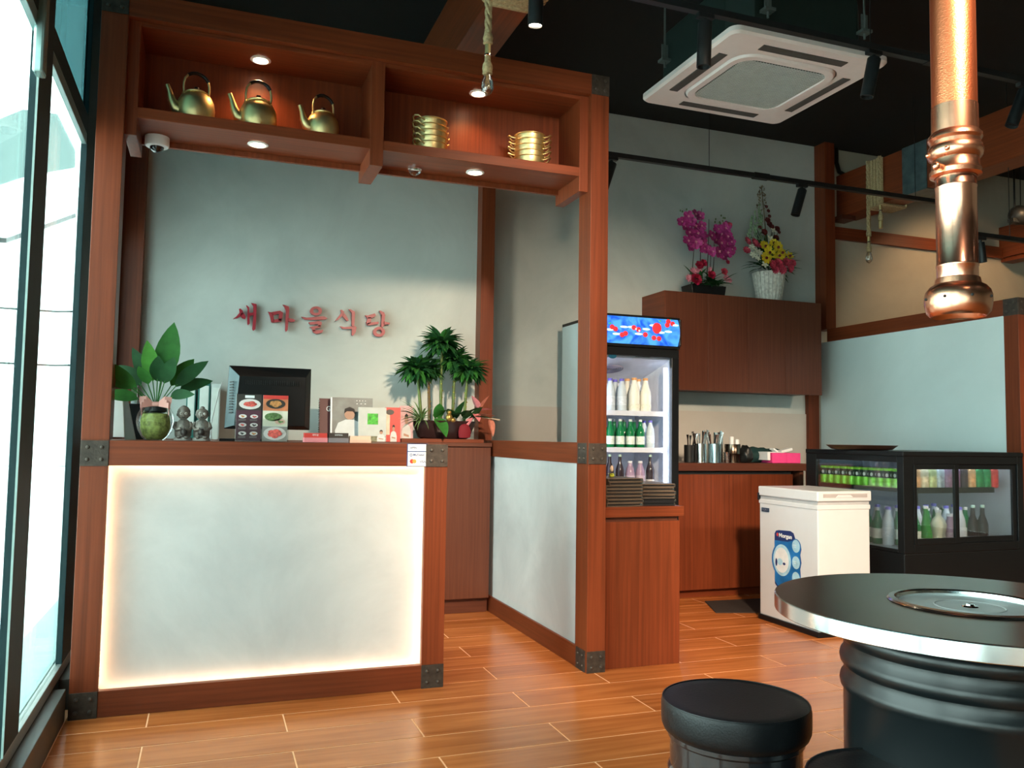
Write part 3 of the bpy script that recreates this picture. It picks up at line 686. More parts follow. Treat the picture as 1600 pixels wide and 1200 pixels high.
prof = [(DR-.01, .0), (DR, .01), (DR, .20), (DR+.006, .208), (DR+.006, .222), (DR, .23), (DR, .26), (DR+.006, .268), (DR+.006, .282), (DR, .29), (DR, .545), (DR+.006, .553), (DR+.008, .563), (DR+.006, .573), (DR-.001, .582), (DR-.001, .598), (DR+.006, .606), (DR+.008, .616), (DR+.006, .626), (DR-.001, .635), (DR-.001, .652), (DR+.006, .66), (DR+.008, .67), (DR+.006, .68), (DR-.002, .69), (DR-.002, .7185)]
mk('drum', MB().lathe((TX, TY, 0), prof, 96), DRUM, tb, smooth=True)
def stool(x, y, label):
    t = thing('drum_stool', label, 'stool', (x, y, 0), 'black drum stools by the table'); R = .184
    mk('cushion', MB().lathe((x, y, 0), [(R-.020, .366), (R-.006, .376), (R-.001, .388), (R, .40), (R, .436), (R-.003, .4465), (R-.008, .4485), (R-.04, .4475), (.0001, .447)], 72, cap=False), LEATH, t, smooth=True)
    mk('piping', MB().lathe((x, y, 0), [(R-.0045, .446), (R-.002, .4475), (R-.003, .4500), (R-.006, .4502), (R-.008, .4475)], 72, cap=False), LEATH, t, smooth=True)
    r = .162
    mk('drum', MB().lathe((x, y, 0), [(r, 0), (r+.006, .004), (r+.006, .014), (r, .02), (r, .135), (r+.006, .142), (r+.006, .150), (r, .157), (r, .262), (r+.005, .268), (r+.007, .275), (r+.005, .282), (r, .288), (r, .352), (r+.006, .358), (r+.006, .368), (r-.002, .374)], 72), BLKG, t, smooth=True)
    return t
stool(1.278, 1.828, 'black drum stool with a round padded seat, standing clear of the table')
stool(1.285, 1.289, 'black padded stool cut off by the bottom edge of the frame, before the table drum')

# ================================================================== ON THE RECEPTION COUNTER
ZT = 1.068
RIB = col('pink_ribbon', (.75, .38, .33), .6)
GL1 = col('leaf_mid_green', (.035, .17, .03), .6, spec=.25, var=.25); GL2 = col('leaf_dark_green', (.014, .075, .022), .6, spec=.25, var=.25); GL3 = col('leaf_bright_green', (.08, .30, .04), .6, spec=.25, var=.2)
v = thing('potted_plant', 'broad-leaved plant in a round glass vase with a pink ribbon', 'plant', (-.205, 3.80, ZT))
vx, vy = -.205, 3.80
mk('glass_vase', MB().lathe((vx, vy, ZT), [(.036, 0), (.052, .012), (.070, .045), (.0765, .078), (.072, .108), (.055, .138), (.046, .150), (.050, .160)], 32, cap=False).lathe((vx, vy, ZT), [(.0001, .001), (.036, .001)], 32, cap=False), GLASSC, v, smooth=True)
mk('root_mass', MB().lathe((vx, vy, ZT), [(.0001, .004), (.034, .006), (.048, .02), (.058, .05), (.059, .08), (.050, .110), (.0001, .118)], 24), col('mossy_roots', (.30, .36, .10), .9, var=.5, scale=60, bump=1, bscale=90), v, smooth=True)
mk('vase_collar', MB().lathe((vx, vy, ZT+.112), [(.036, .004), (.044, .010), (.042, .03), (.040, .045), (.0001, .045)], 24, cap=False), BLK, v, smooth=True)
rb = MB()
rb.lathe((vx, vy, ZT+.140), [(.0475, 0), (.0505, .004), (.0505, .016), (.0475, .02)], 24, cap=False)
for sx in (-1, 1):
    for k in range(3):
        q = [(vx+sx*.012, vy-.048, ZT+.150), (vx+sx*(.035+.008*k), vy-.062-.004*k, ZT+.172-.014*k), (vx+sx*(.062-.004*k), vy-.055, ZT+.168-.022*k), (vx+sx*(.050), vy-.052, ZT+.140-.018*k)]
        for a, b in zip(q, q[1:]):
            a, b = Vector(a), Vector(b); rb.prism([a+Vector((0, 0, .010)), b+Vector((0, 0, .011)), b-Vector((0, 0, .011)), a-Vector((0, 0, .010))], (0, .0015, 0))
mk('ribbon', rb, RIB, v)
spec = [(-.60, -.3, .62, .22, .046, .35, GL1), (-.14, -.1, 1, .20, .060, .25, GL3), (.10, .2, 1, .18, .062, .3, GL1), (.15, .0, 1, .30, .085, .08, GL1), (.62, 0, .8, .20, .050, .45, GL2), (-.5, .2, .75, .15, .050, .6, GL2),
        (.02, -.3, 1, .13, .055, .3, GL2), (-.9, .1, .35, .17, .044, .5, GL1), (.55, -.3, .35, .13, .04, .7, GL2), (-.25, -.5, .8, .12, .045, .6, GL1), (.25, -.4, .9, .15, .05, .4, GL2), (-.35, .3, 1, .21, .05, .4, GL2), (.5, .35, .95, .19, .055, .4, GL1), (.75, .2, .6, .17, .046, .6, GL2), (-.75, -.15, .62, .14, .045, .8, GL1)]
for (dx, dy, dz, L_, w, dr, m_) in spec:
    d = Vector((dx, dy, dz)).normalized(); b0 = Vector((vx+dx*.02, vy+dy*.02, ZT+.15)); b1_ = b0+d*(.10 if dz > .5 else .06)
    lf = mk('leaf', MB().leaf(b1_, d, L_*.85, w*1.2, dr, 8, .05, .85, (dx*.8-.2, -1, .35)), m_, v, smooth=True)
    mk('leaf_stalk', MB().tube([b0, b1_, b1_+d*.01], .0022, 6), GL1, lf, smooth=True)
def figurine(x, label, male):
    y = 3.80; t = thing('stone_figurine', label, 'figurine', (x, y, ZT), 'pair of grey figurines'); G = MATS.get('figurine_grey') or col('figurine_grey', (.22, .20, .175), .45, metal=.35, var=.4, scale=35, bump=.4, bscale=90)
    mk('base', MB().lathe((x, y, ZT), [(.034, 0), (.036, .003), (.036, .010), (.033, .013)], 24, sy=.8), col('pale_figurine_base', (.42, .40, .37), .6), t, smooth=True)
    bo = mk('body', MB().lathe((x, y, ZT+.012), [(.028, 0), (.033, .010), (.034, .03), (.031, .052), (.024, .070), (.014, .078), (.0001, .080)], 24, sy=.82), G, t, smooth=True)
    am = MB()
    for sx in (-1, 1): am.tube([(x+sx*.027, y, ZT+.076), (x+sx*.034, y-.012, ZT+.056), (x+sx*.024, y-.027, ZT+.045), (x+sx*.008, y-.031, ZT+.050)], [.008, .009, .008, .007], 10)
    mk('arms', am, G, t, smooth=True)
    fm = MB()
    for sx in (-1, 1): fm.ell((x+sx*.014, y-.022, ZT+.014), (.011, .014, .007), 12, 8)
    mk('feet', fm, G, t, smooth=True)
    mk('held_jar' if male else 'held_bowl', MB().lathe((x+(.004 if male else -.002), y-.030, ZT+.022), [(.009, 0), (.014, .008), (.014, .018), (.009, .026), (.010, .029)], 16), col('dark_jar_glaze', (.06, .05, .045), .4), t, smooth=True)
    h = mk('head', MB().ell((x, y-.002, ZT+.112), (.0245, .0225, .0245), 20, 14), G, t, smooth=True)
    em = MB()
    for sx in (-1, 1): em.ell((x+sx*.0095, y-.0225, ZT+.114), (.0058, .0035, .0062), 12, 8)
    mk('eyes', em, col('figurine_eye', (.55, .53, .48), .5), h, smooth=True)
    pm_ = MB()
    for sx in (-1, 1): pm_.ell((x+sx*.0095, y-.0258, ZT+.1135), (.002, .0015, .0024), 8, 6)
    mk('pupils', pm_, BLK, h)
    mk('nose', MB().ell((x, y-.0255, ZT+.107), (.0045, .005, .0048), 10, 8), G, h, smooth=True)
    mk('mouth', MB().tube([(x-.007, y-.0225, ZT+.099), (x, y-.0245, ZT+.0965), (x+.007, y-.0225, ZT+.099)], .0012, 6), BLK, h)
    ea = MB()
    for sx in (-1, 1): ea.ell((x+sx*.0245, y, ZT+.110), (.004, .006, .008), 8, 6)
    mk('ears', ea, G, h, smooth=True)
    if male: mk('cap', MB().lathe((x, y, ZT+.118), [(.0262, 0), (.0268, .004), (.025, .012), (.018, .022), (.008, .029), (.0001, .031)], 20), G, h, smooth=True)
    else: mk('hair', MB().lathe((x, y+.002, ZT+.116), [(.0255, 0), (.0262, .004), (.023, .012), (.014, .019), (.0001, .022)], 20).ell((x, y+.004, ZT+.139), (.010, .010, .008), 12, 8), G, h, smooth=True)
figurine(-.096, 'grey capped figurine holding a dark jar, left of the pair by the vase', True)
figurine(-.022, 'grey round-haired figurine holding a bowl, right of the pair near the monitor', False)

# tablet terminal, seen from behind, at the far left
t = thing('tablet_stand', 'white tablet terminal on a slanted stand behind the glass vase', 'tablet', (-.40, 3.95, ZT))
mk('screen_panel', MB().prism([(-.46, 3.86, ZT+.01), (-.325, 3.86, ZT+.01), (-.345, 3.93, ZT+.195), (-.46, 3.93, ZT+.195)], (0, .012, .004)), WHITE, t, bevel=.002)
mk('stand', MB().prism([(-.325, 3.86, ZT), (-.285, 3.90, ZT), (-.33, 3.945, ZT+.185), (-.345, 3.93, ZT+.19)], (0, .03, 0)), col('pale_blue_plastic', (.42, .5, .6), .4), t, bevel=.002)
t = thing('router', 'black box with a grey edge between the tablet and the glass vase', 'router', (-.29, 4.12, ZT))
mk('casing', MB().box((-.335, 4.08, ZT), (-.20, 4.14, ZT+.16)), BLK, t, bevel=.004); mk('bracket', MB().box((-.33, 4.14, ZT), (-.305, 4.16, ZT+.26)), STEELB, t)

# POS monitor seen from behind
mo = thing('monitor', 'black flat monitor seen from behind, a row of vents on its side', 'monitor', (.25, 3.98, ZT))
A = lambda px, py, y=3.95: at(px, py, y=y)
fb = [at(353, 577, y=4.02), at(484, 581, y=4.02), at(478, 674, y=4.02), at(355, 672, y=4.02)]
x0, x1, z0, z1 = .072, .452, 1.118, 1.41
bk = [(.085, 3.945, z0), (x1-.03, 3.955, z0+.02), (x1-.03, 3.955, z1-.045), (.125, 3.945, z1-.05)]
bz = [(x0, 4.00, z0+.004), (x1, 4.02, z0+.004), (x1, 4.02, z1), (x0+.012, 4.00, z1)]
mb = MB(); b4 = [Vector(q) for q in bk]; f4 = [Vector(q) for q in bz]; r4 = [q+Vector((0, .016, 0)) for q in f4]
b4[0] = Vector((.112, 3.945, z0+.02)); b4[3] = Vector((.128, 3.945, z1-.05))
mb._add(b4+f4+r4, [(0, 1, 2, 3), (0, 4, 5, 1), (1, 5, 6, 2), (2, 6, 7, 3), (3, 7, 4, 0), (4, 8, 9, 5), (5, 9, 10, 6), (6, 10, 11, 7), (7, 11, 8, 4), (8, 11, 10, 9)])
hs = mk('housing', mb, BLK, mo, bevel=.002)
vm = MB()
for k in range(12):
    z = z0+.075+k*.0125; f_ = .42; xa = x0+(b4[0].x-x0)*.35; xb = x0+(b4[0].x-x0)*.72; ya = 4.0-.055*.35; yb = 4.0-.055*.72
    vm.prism([(xa+.004, ya-.003, z), (xb+.004, yb-.003, z+.001), (xb+.004, yb-.003, z+.006), (xa+.004, ya-.003, z+.005)], (-.002, -.002, 0))
mk('side_vent', vm, BLKM, hs)
vm = MB()
for k in range(26): x = .155+k*.0095; vm.box((x, 3.941, z1-.085), (x+.004, 3.946, z1-.066))
mk('rear_vent', vm, BLKM, hs)
mk('grey_side', MB()._add([f4[0]+Vector((.001, -.002, .004)), b4[0]+Vector((0, -.001, 0)), b4[3]+Vector((0, -.001, 0)), f4[3]+Vector((.001, -.002, -.004))], [(0, 1, 2, 3)]), col('blue_grey_plastic', (.10, .17, .19), .4), hs)
mk('stand', MB().box((.22, 3.965, ZT+.006), (.30, 4.0, 1.18)).box((.05, 3.90, ZT), (.34, 4.10, ZT+.010)), BLK, mo, bevel=.003)
mk('cable', MB().tube([(.058, 4.02, 1.335), (.045, 4.03, 1.30), (.03, 4.03, 1.22), (.015, 4.03, 1.14), (.02, 4.04, 1.071)], .0022, 6), WHITE, mo, smooth=True)
t = thing('cable', None, None, (0, 0, 0)) if False else None

def leaflet(x0, x1, z1, y, label, build, back=(.2, .2, .2)):
    t = thing('brochure', label, 'brochure', ((x0+x1)/2, y, ZT), None)
    mk('acrylic_holder', MB().box((x0-.004, y-.003, ZT), (x1+.004, y-.0015, ZT+.095)).box((x0-.005, y-.003, ZT), (x0-.0035, y+.02, ZT+.1)).box((x1+.0035, y-.003, ZT), (x1+.005, y+.02, ZT+.1)), GLASSC, t)
    sh = mk('sheets', MB().box((x0, y, ZT+.002), (x1, y+.012, z1)), col('brochure_paper', (.75, .75, .72), .5), t)
    build(sh, x0, x1, z1, y-.0006)
MEAT = col('raw_meat_red', (.62, .10, .08), .45, var=.4, scale=120); PLT = col('plate_white', (.72, .66, .64), .4); STEW = col('stew_orange', (.50, .22, .07), .5, var=.5, scale=110)
SAL = col('salad_green', (.10, .18, .06), .5, var=.6, scale=120); CRM = col('cream_print', (.72, .68, .55), .6, var=.1); PUR = col('aubergine_print', (.085, .028, .045), .4); PRED = col('print_red', (.62, .05, .04), .4); DK = col('print_dark', (.04, .035, .03), .4); GREYP = col('grey_print', (.33, .30, .28), .5)
def dish(p, x, z, rx, rz, y, plate_m, food_m, n=7):
    d = mk('dish_picture', disc(MB(), (x, y, z), rx, rz), plate_m, p)
    fb_ = MB(); rnd = random.Random(int(x*1e4))
    for k in range(n): fb_.box((0, 0, 0), (0, 0, 0)) if False else disc(fb_, (x+rx*.45*cos(k*2.4)*rnd.uniform(.3, 1), y-.0008-.0002*k, z+rz*.45*sin(k*2.4)*rnd.uniform(.3, 1)), rx*.30, rz*.30, 8)
    mk('food_print', fb_, food_m, p)
def bro1(p, x0, x1, z1, y):
    mk('printed_face', MB().box((x0, y-.0004, ZT+.003), (x1, y, z1)), PUR, p)
    mk('photo_area', MB().box((x0, y-.0010, z1-.068), (x1, y-.0005, z1)), DK, p)
    mk('title_bar', MB().box((x0+.034, y-.0022, z1-.016), (x0+.072, y-.0012, z1-.005)), PAPER, p)
    dish(p, (x0+x1)/2+.003, z1-.042, .044, .022, y-.0012, PLT, MEAT, 12)
    for r in range(3):
        for c in range(2): dish(p, x0+.027+c*.046, z1-.094-r*.036, .016, .0085, y-.0012, PLT, [STEW, MEAT, DK][(r+c) % 3], 3)
    lm = MB()
    for r in range(3):
        for c in range(2):
            for q in range(2): lm.box((x0+.010+c*.046, y-.0012, z1-.108-r*.036-q*.004), (x0+.040+c*.046, y-.0006, z1-.1065-r*.036-q*.004))
    mk('small_print', lm, GREYP, p)
def bro2(p, x0, x1, z1, y):
    mk('printed_face', MB().box((x0, y-.0004, z1-.066), (x1, y, z1)), col('orange_print', (.60, .20, .09), .5, var=.3), p); mk('title_bar', MB().box((x0, y-.0010, z1-.016), (x1, y-.0005, z1)), PRED, p)
    dish(p, (x0+x1)/2, z1-.036, .040, .021, y-.0012, DK, STEW, 12)
    mk('printed_face', MB().box((x0, y-.0004, z1-.132), (x1, y, z1-.067)), CRM, p); dish(p, (x0+x1)/2-.008, z1-.092, .036, .018, y-.0012, SAL, SAL, 8); dish(p, (x0+x1)/2+.020, z1-.112, .022, .012, y-.0012, col('peach_print', (.7, .45, .36), .5), SAL, 3)
    mk('printed_face', MB().box((x0, y-.0004, ZT+.003), (x1, y, z1-.133)), GREYP, p); dish(p, (x0+x1)/2, z1-.163, .047, .028, y-.0012, PLT, MEAT, 14)
leaflet(.112, .214, 1.268, 3.70, 'dark purple menu brochure with a plate of red meat at the top', bro1)
leaflet(.220, .323, 1.266, 3.70, 'brochure with three stacked food photos beside the dark purple one', bro2)

def cardbox(xa, xb, h, y, m_, label, m2=None, zs=.018):
    t = thing('card_holder', label, 'card holder', ((xa+xb)/2, y, ZT), 'card holders at the counter edge')
    mk('tray', MB().box((xa, y, ZT), (xb, y+.05, ZT+zs)), m2 or GLASSC, t, bevel=.001)
    mk('cards', MB().box((xa+.002, y+.003, ZT+zs*.0+.002 if m2 is None else ZT+zs), (xb-.002, y+.044, ZT+h)), m_, t)
    return t
t = cardbox(.392, .492, .040, 3.68, PRED, 'small holder of red cards with a pink front', col('pink_card', (.75, .25, .28), .5), .020)
text('printed_word', '새마을', .010, PAPER, t, (.44, 3.6825, ZT+.031))
t = cardbox(.496, .584, .042, 3.68, col('dark_brown_card', (.045, .03, .025), .5), 'small holder of dark brown cards with a grey front', col('grey_card', (.22, .20, .22), .5), .020)
text('printed_word', 'SAEMAUL', .008, PAPER, t, (.54, 3.6825, ZT+.033))
cardbox(.588, .682, .030, 3.68, col('peach_card', (.85, .55, .40), .6), 'small holder of peach-coloured cards, rightmost of the three', col('peach_front', (.8, .5, .38), .6), .014)

# payment sticker on the counter rail
stk = thing('payment_sticker', 'white payment sticker with card logos on the counter rail beside the iron plate', 'sticker', (.88, Y0, 1.02))
NAVY = col('navy_print', (.02, .05, .18), .4)
mk('border', MB().box((.832, Y0-.0012, .966), (.926, Y0-.0002, 1.068)), NAVY, stk)
mk('white_field', MB().box((.836, Y0-.0018, 1.035), (.922, Y0-.0012, 1.065)).box((.836, Y0-.0018, .969), (.922, Y0-.0012, 1.031)), PAPER, stk)
for body, x, z, sz, w, m_ in (('AFFIN', .861, 1.049, .012, .030, NAVY), ('BANK', .899, 1.049, .012, .030, col('pale_blue_print', (.35, .5, .65), .5)), ('MyDebit', .885, 1.018, .014, .050, NAVY), ('VISA', .904, .988, .016, .028, NAVY)):
    text('printed_word', body, sz, m_, stk, (x, Y0-.0020, z), width=w, bold=.0002)
mk('ring_logo', loopband(MB(), [Vector((.851+.0065*cos(k*pi/10), Y0-.002, 1.018+.0065*sin(k*pi/10))) for k in range(20)], [Vector((.851+.0035*cos(k*pi/10), Y0-.002, 1.018+.0035*sin(k*pi/10))) for k in range(20)]), NAVY, stk)
mk('red_circle', disc(MB(), (.855, Y0-.0019, .990), .010, .010), PRED, stk); mk('orange_circle', disc(MB(), (.866, Y0-.0021, .990), .009, .009), col('orange_circle_print', (.85, .30, .05), .5), stk)

# ================================================================== RECEPTION BACK CABINET AND WHAT STANDS ON IT
bc = thing('back_cabinet', 'low dark timber cabinet against the reception wall', 'cabinet', (.75, 5.25, 0))
bx('carcass', (-.39, 5.06, .09), (1.705, 5.455, 1.04), WD, bc); bx('plinth', (-.39, 5.09, 0), (1.705, 5.4, .09), WDX, bc)
bx('top', (-.39, 5.045, 1.04), (1.708, 5.457, 1.065), WDX, bc)
for k in range(4): bx('door', (-.38+k*.521, 5.045, .095), (-.38+(k+1)*.521-.004, 5.06, 1.035), WD, bc)
ZB = 1.065
def binder(x, w, h, m_, m2, label, lz=.5):
    t = thing('ring_binder', label, 'binder', (x, 5.2, ZB), 'ring binders')
    mk('cover', MB().box((x-w/2, 5.18, ZB), (x+w/2, 5.44, ZB+h)), m_, t, bevel=.002)
    mk('spine_label', MB().box((x-w*.36, 5.178, ZB+h*(lz-.1)), (x+w*.36, 5.18, ZB+h*.93)), m2, t)
LAB = col('binder_label', (.5, .55, .52), .6); GRN = col('binder_green', (.012, .10, .085), .5)
binder(-.094, .052, .325, GRN, LAB, 'green binder with a tall pale label, leftmost of the three', .38)
binder(-.024, .068, .335, GRN, LAB, 'dark green binder with a low label, middle of the three', .2)
binder(.040, .050, .325, col('binder_grey', (.42, .47, .46), .5), LAB, 'pale grey binder, rightmost of the three beside the monitor', .1)
def book(x0, x1, h, y, m_, label, name='book', tilt=.12, th=.014, extra=None):
    t = thing(name, label, 'book', ((x0+x1)/2, y, ZB), None)
    sh = h*tilt
    c = mk('cover', MB().prism([(x0, y, ZB), (x1, y, ZB), (x1, y+sh, ZB+h), (x0, y+sh, ZB+h)], (0, th, 0)), m_, t)
    P = lambda u, w, o=.001: Vector((x0+(x1-x0)*u, y+sh*w-o, ZB+h*w))
    if extra: extra(t, P, c)
    return t
SKIN = col('skin_print', (.45, .26, .18), .6); HAIRP = col('hair_print', (.015, .012, .012), .6); SHIRT = col('shirt_print', (.62, .64, .64), .6)
def chef(t, P, u, w, s, arms=True):
    """flat printed picture of a person in a white chef jacket"""
    def poly(pts, o): return MB().prism([P(u+a*s, w+b*s, o) for a, b in pts], (0, .0005, 0))
    mk('printed_jacket', poly([(-.34, 0), (.34, 0), (.36, .25), (.28, .44), (.1, .52), (-.1, .52), (-.28, .44), (-.36, .25)], .0014), SHIRT, t)
    mk('printed_face', poly([(.13*cos(k*pi/8), .64+.12*sin(k*pi/8)) for k in range(16)], .0018), SKIN, t)
    mk('printed_hair', poly([(-.14, .66), (-.12, .78), (0, .83), (.12, .78), (.14, .66), (.07, .72), (-.07, .72)], .0022), HAIRP, t)
    if arms: mk('printed_arms', poly([(-.2, .18), (.2, .14), (.2, .2), (-.2, .25)], .0022), SKIN, t)
def ex0(t, P, c):
    text('printed_word', 'GU', .045, PAPER, t, P(.35, .75, .003), width=.05)
    sp = MB()
    for k in range(18): sp.tube([P(-.03, .05+k*.052, .004), P(.02, .05+k*.052, .006)], .003, 6)
    mk('spiral_binding', sp, STEELB, t)
book(.645, .84, .262, 5.22, col('maroon_cover', (.10, .03, .03), .5), 'maroon spiral-bound book at the back, lettered GU', extra=ex0)
def ex1(t, P, c):
    chef(t, P, .45, 0, .95, False)
    for q, (a, b) in enumerate((('• • • •', .93), ('• • •', .86))): text('printed_word', a, .022, PAPER, t, P(.72, b, .003), width=.06)
    mk('printed_band', MB().prism([P(-.02, 0, .003), P(.6, 0, .003), P(.6, .1, .003), P(-.02, .1, .003)], (0, .0005, 0)), DK, t)
    mk('page_edge', MB().prism([P(0, 0, .0022), P(.04, 0, .0022), P(.04, 1, .0022), P(0, 1, .0022)], (0, .0004, 0)), PAPER, t)
book(.705, .965, .268, 5.16, col('slate_photo_cover', (.10, .13, .13), .4, var=.4, scale=9), 'dark photo magazine showing a person in a white jacket', 'magazine', extra=ex1)
def ex2(t, P, c):
    mk('printed_square', MB().prism([P(.32, .5, .0012), P(.70, .5, .0012), P(.70, .82, .0012), P(.32, .82, .0012)], (0, .0005, 0)), col('bright_green_print', (.05, .42, .03), .5, var=.5, scale=60), t)
    mk('printed_table', MB().prism([P(.02, 0, .0012), P(.98, 0, .0012), P(.98, .16, .0012), P(.02, .16, .0012)], (0, .0005, 0)), col('olive_print', (.20, .20, .12), .5, var=.5, scale=60), t)
    chef(t, P, .82, 0, .42)
book(.862, 1.032, .208, 5.08, col('pale_grey_cover', (.50, .54, .52), .5), 'pale grey booklet with a bright green square on its cover', 'booklet', tilt=.05, extra=ex2)
def ex3(t, P, c):
    mk('printed_strip', MB().prism([P(.03, .2, .0012), P(.3, .2, .0012), P(.3, .85, .0012), P(.03, .85, .0012)], (0, .0005, 0)), CRM, t)
    mk('printed_leaf', MB().prism([P(.05+.28*cos(k*pi/6)+.25, .86+.08*sin(k*pi/6), .0018) for k in range(12)], (0, .0005, 0)), DK, t)
    chef(t, P, .55, 0, .6)
book(1.03, 1.125, .212, 5.10, PRED, 'red leaflet with a person in white, between two pale booklets', 'leaflet', tilt=.05, extra=ex3)
def ex4(t, P, c): chef(t, P, .5, 0, .95)
book(1.128, 1.215, .225, 5.14, col('pink_cover', (.65, .40, .42), .5, var=.2), 'pink leaflet with a standing person in white beside the planter', 'leaflet', tilt=.05, extra=ex4)
bs = thing('display_board', 'reddish wooden board lying under the planter', 'board', (1.42, 5.19, ZB))
bx('board', (1.13, 5.07, ZB), (1.66, 5.33, ZB+.022), WX, bs)
ZP = ZB+.022
pl = thing('planter', 'dark oval planter with tufted tree stems, striped leaves and a pink flower', 'plant', (1.42, 5.2, ZP))
POTM = col('dark_glazed_pot', (.025, .012, .012), .2, var=.1)
mk('pot', MB().lathe((1.43, 5.2, ZP), [(.15, 0), (.17, .01), (.205, .09), (.215, .115), (.205, .115), (.19, .105), (.0001, .10)], 40, sy=.5), POTM, pl, smooth=True)
mk('soil', MB().lathe((1.43, 5.2, ZP+.1), [(.0001, .012), (.12, .011), (.2, .004)], 30, sy=.5, cap=False), col('soil', (.03, .02, .012), .9, bump=1), pl)
rn = random.Random(3)
def tuft(c, r, n, parent, big=.06):
    for m_, cnt in ((GL2, n), (GL1, n//2)):
        mb = MB()
        for k in range(cnt):
            a = rn.uniform(0, 2*pi); e = rn.uniform(-.55, 1.0)
            d = Vector((cos(a)*cos(e), sin(a)*cos(e), sin(e)))
            mb.leaf(Vector(c)+d*r*.12, d, r*rn.uniform(.6, 1.05), big*.55*r/.12, .7, 5, .2, .7)
        mk('leaf_tuft', mb, m_, parent, smooth=True, kind='stuff')
STEM = col('cane_green', (.10, .16, .04), .5, var=.3); STEMD = col('cane_brown', (.14, .09, .04), .6)
GOLDB = col('gold_bead', (.85, .60, .12), .25, metal=1)
stems = [(1.285, 5.20, (1.30, 1.52), (1.245, 5.20, 1.525), .135, STEM), (1.345, 5.24, None, (1.33, 5.24, 1.53), .105, STEMD), (1.415, 5.22, None, (1.405, 5.20, 1.70), .14, STEM), (1.50, 5.25, None, (1.51, 5.25, 1.60), .125, STEM), (1.57, 5.22, None, (1.585, 5.2, 1.535), .13, STEM)]
for i, (x, y, _, top, r, m_) in enumerate(stems):
    st = mk('cane', MB().tube([(x, y, ZP+.09), (x*.6+top[0]*.4, y, ZP+.09+(top[2]-ZP-.09)*.4), (top[0], top[1], top[2])], [.011, .010, .008], 10), m_, pl, smooth=True)
    tuft(top, r*1.08, 110, st)
    if i > 0:
        gb = MB(); 
        for k in range(8):
            f_ = .25+k*.085; zz = ZP+.09+(top[2]-ZP-.09)*f_; xx = x+(top[0]-x)*f_*.9
            gb.ell((xx+.010*cos(k*1.3+4), y-.010, zz), .0042, 8, 6)
        mk('gold_beads', gb, GOLDB, st, smooth=True, kind='stuff')
mb = MB()
for k in range(46):
    a = rn.uniform(pi*.55, pi*1.6); e = rn.uniform(.15, 1.1); mb.leaf((1.27, 5.15, ZP+.11), (cos(a)*cos(e), sin(a)*cos(e)*.7-.1, sin(e)), rn.uniform(.13, .22), .011, 1.0, 6, .3, .5)
mk('striped_grass_leaves', mb, col('striped_leaf', (.14, .24, .08), .5, var=.6, scale=90), pl, smooth=True, kind='stuff')
for (dx, dy, dz, L_, w, bx_) in ((.1, -.8, -.35, .20, .085, 1.37), (.25, -.6, .5, .13, .075, 1.36), (-.1, -.5, .75, .13, .07, 1.38), (.4, -.5, .35, .14, .07, 1.45), (-.3, -.5, .55, .12, .06, 1.47), (.2, -.3, .9, .13, .07, 1.50), (.5, -.3, .6, .14, .07, 1.54), (-.1, -.5, .4, .13, .07, 1.56), (.5, -.4, .2, .16, .07, 1.58), (.15, -.5, .6, .13, .06, 1.61)):
    mk('leaf', MB().leaf((bx_, 5.15, ZP+.13), (dx, dy, dz), L_, w, .5, 7, .15, .7), GL1 if bx_ < 1.4 else GL2, pl, smooth=True)
PK = col('anthurium_pink', (.62, .20, .22), .35, var=.25, scale=25); PKD = col('anthurium_salmon', (.55, .20, .14), .35, var=.25, scale=25)
for (x, z, dx, dz, L_, m_) in ((1.63, 1.285, -.45, .8, .10, PK), (1.655, 1.285, .35, .75, .10, PKD), (1.64, 1.27, .7, .15, .09, PK), (1.60, 1.225, -.6, -.75, .115, PK), (1.62, 1.235, 1, .12, .13, PKD), (1.71, 1.22, .15, -.9, .12, PKD), (1.61, 1.25, .1, -.25, .07, PK)):
    mk('pink_bract', MB().leaf((x, 5.12, z), (dx, -.25, dz), L_, .062, .15, 6, .2, .6), m_, pl, smooth=True, label='pink flower bract')
mk('flower_spike', MB().tube([(1.66, 5.11, 1.225), (1.72, 5.10, 1.222), (1.775, 5.10, 1.214)], [.003, .0035, .0055], 8), col('spike_cream', (.5, .4, .3), .6), pl, smooth=True)
mk('gold_ornament', MB().ell((1.435, 5.10, ZP+.135), (.022, .02, .026)).ell((1.435, 5.095, ZP+.168), (.014, .014, .015)).ell((1.46, 5.10, ZP+.12), (.02, .015, .016)), mat('gold_figure', (.42, .28, .08), .35, .8), pl, smooth=True)
mk('red_tassel', MB().lathe((1.535, 5.085, ZP+.008), [(.034, 0), (.040, .01), (.042, .04), (.034, .07), (.02, .085), (.0001, .09)], 20, sy=.4), col('dark_red_felt', (.16, .004, .012), .8), pl, smooth=True)

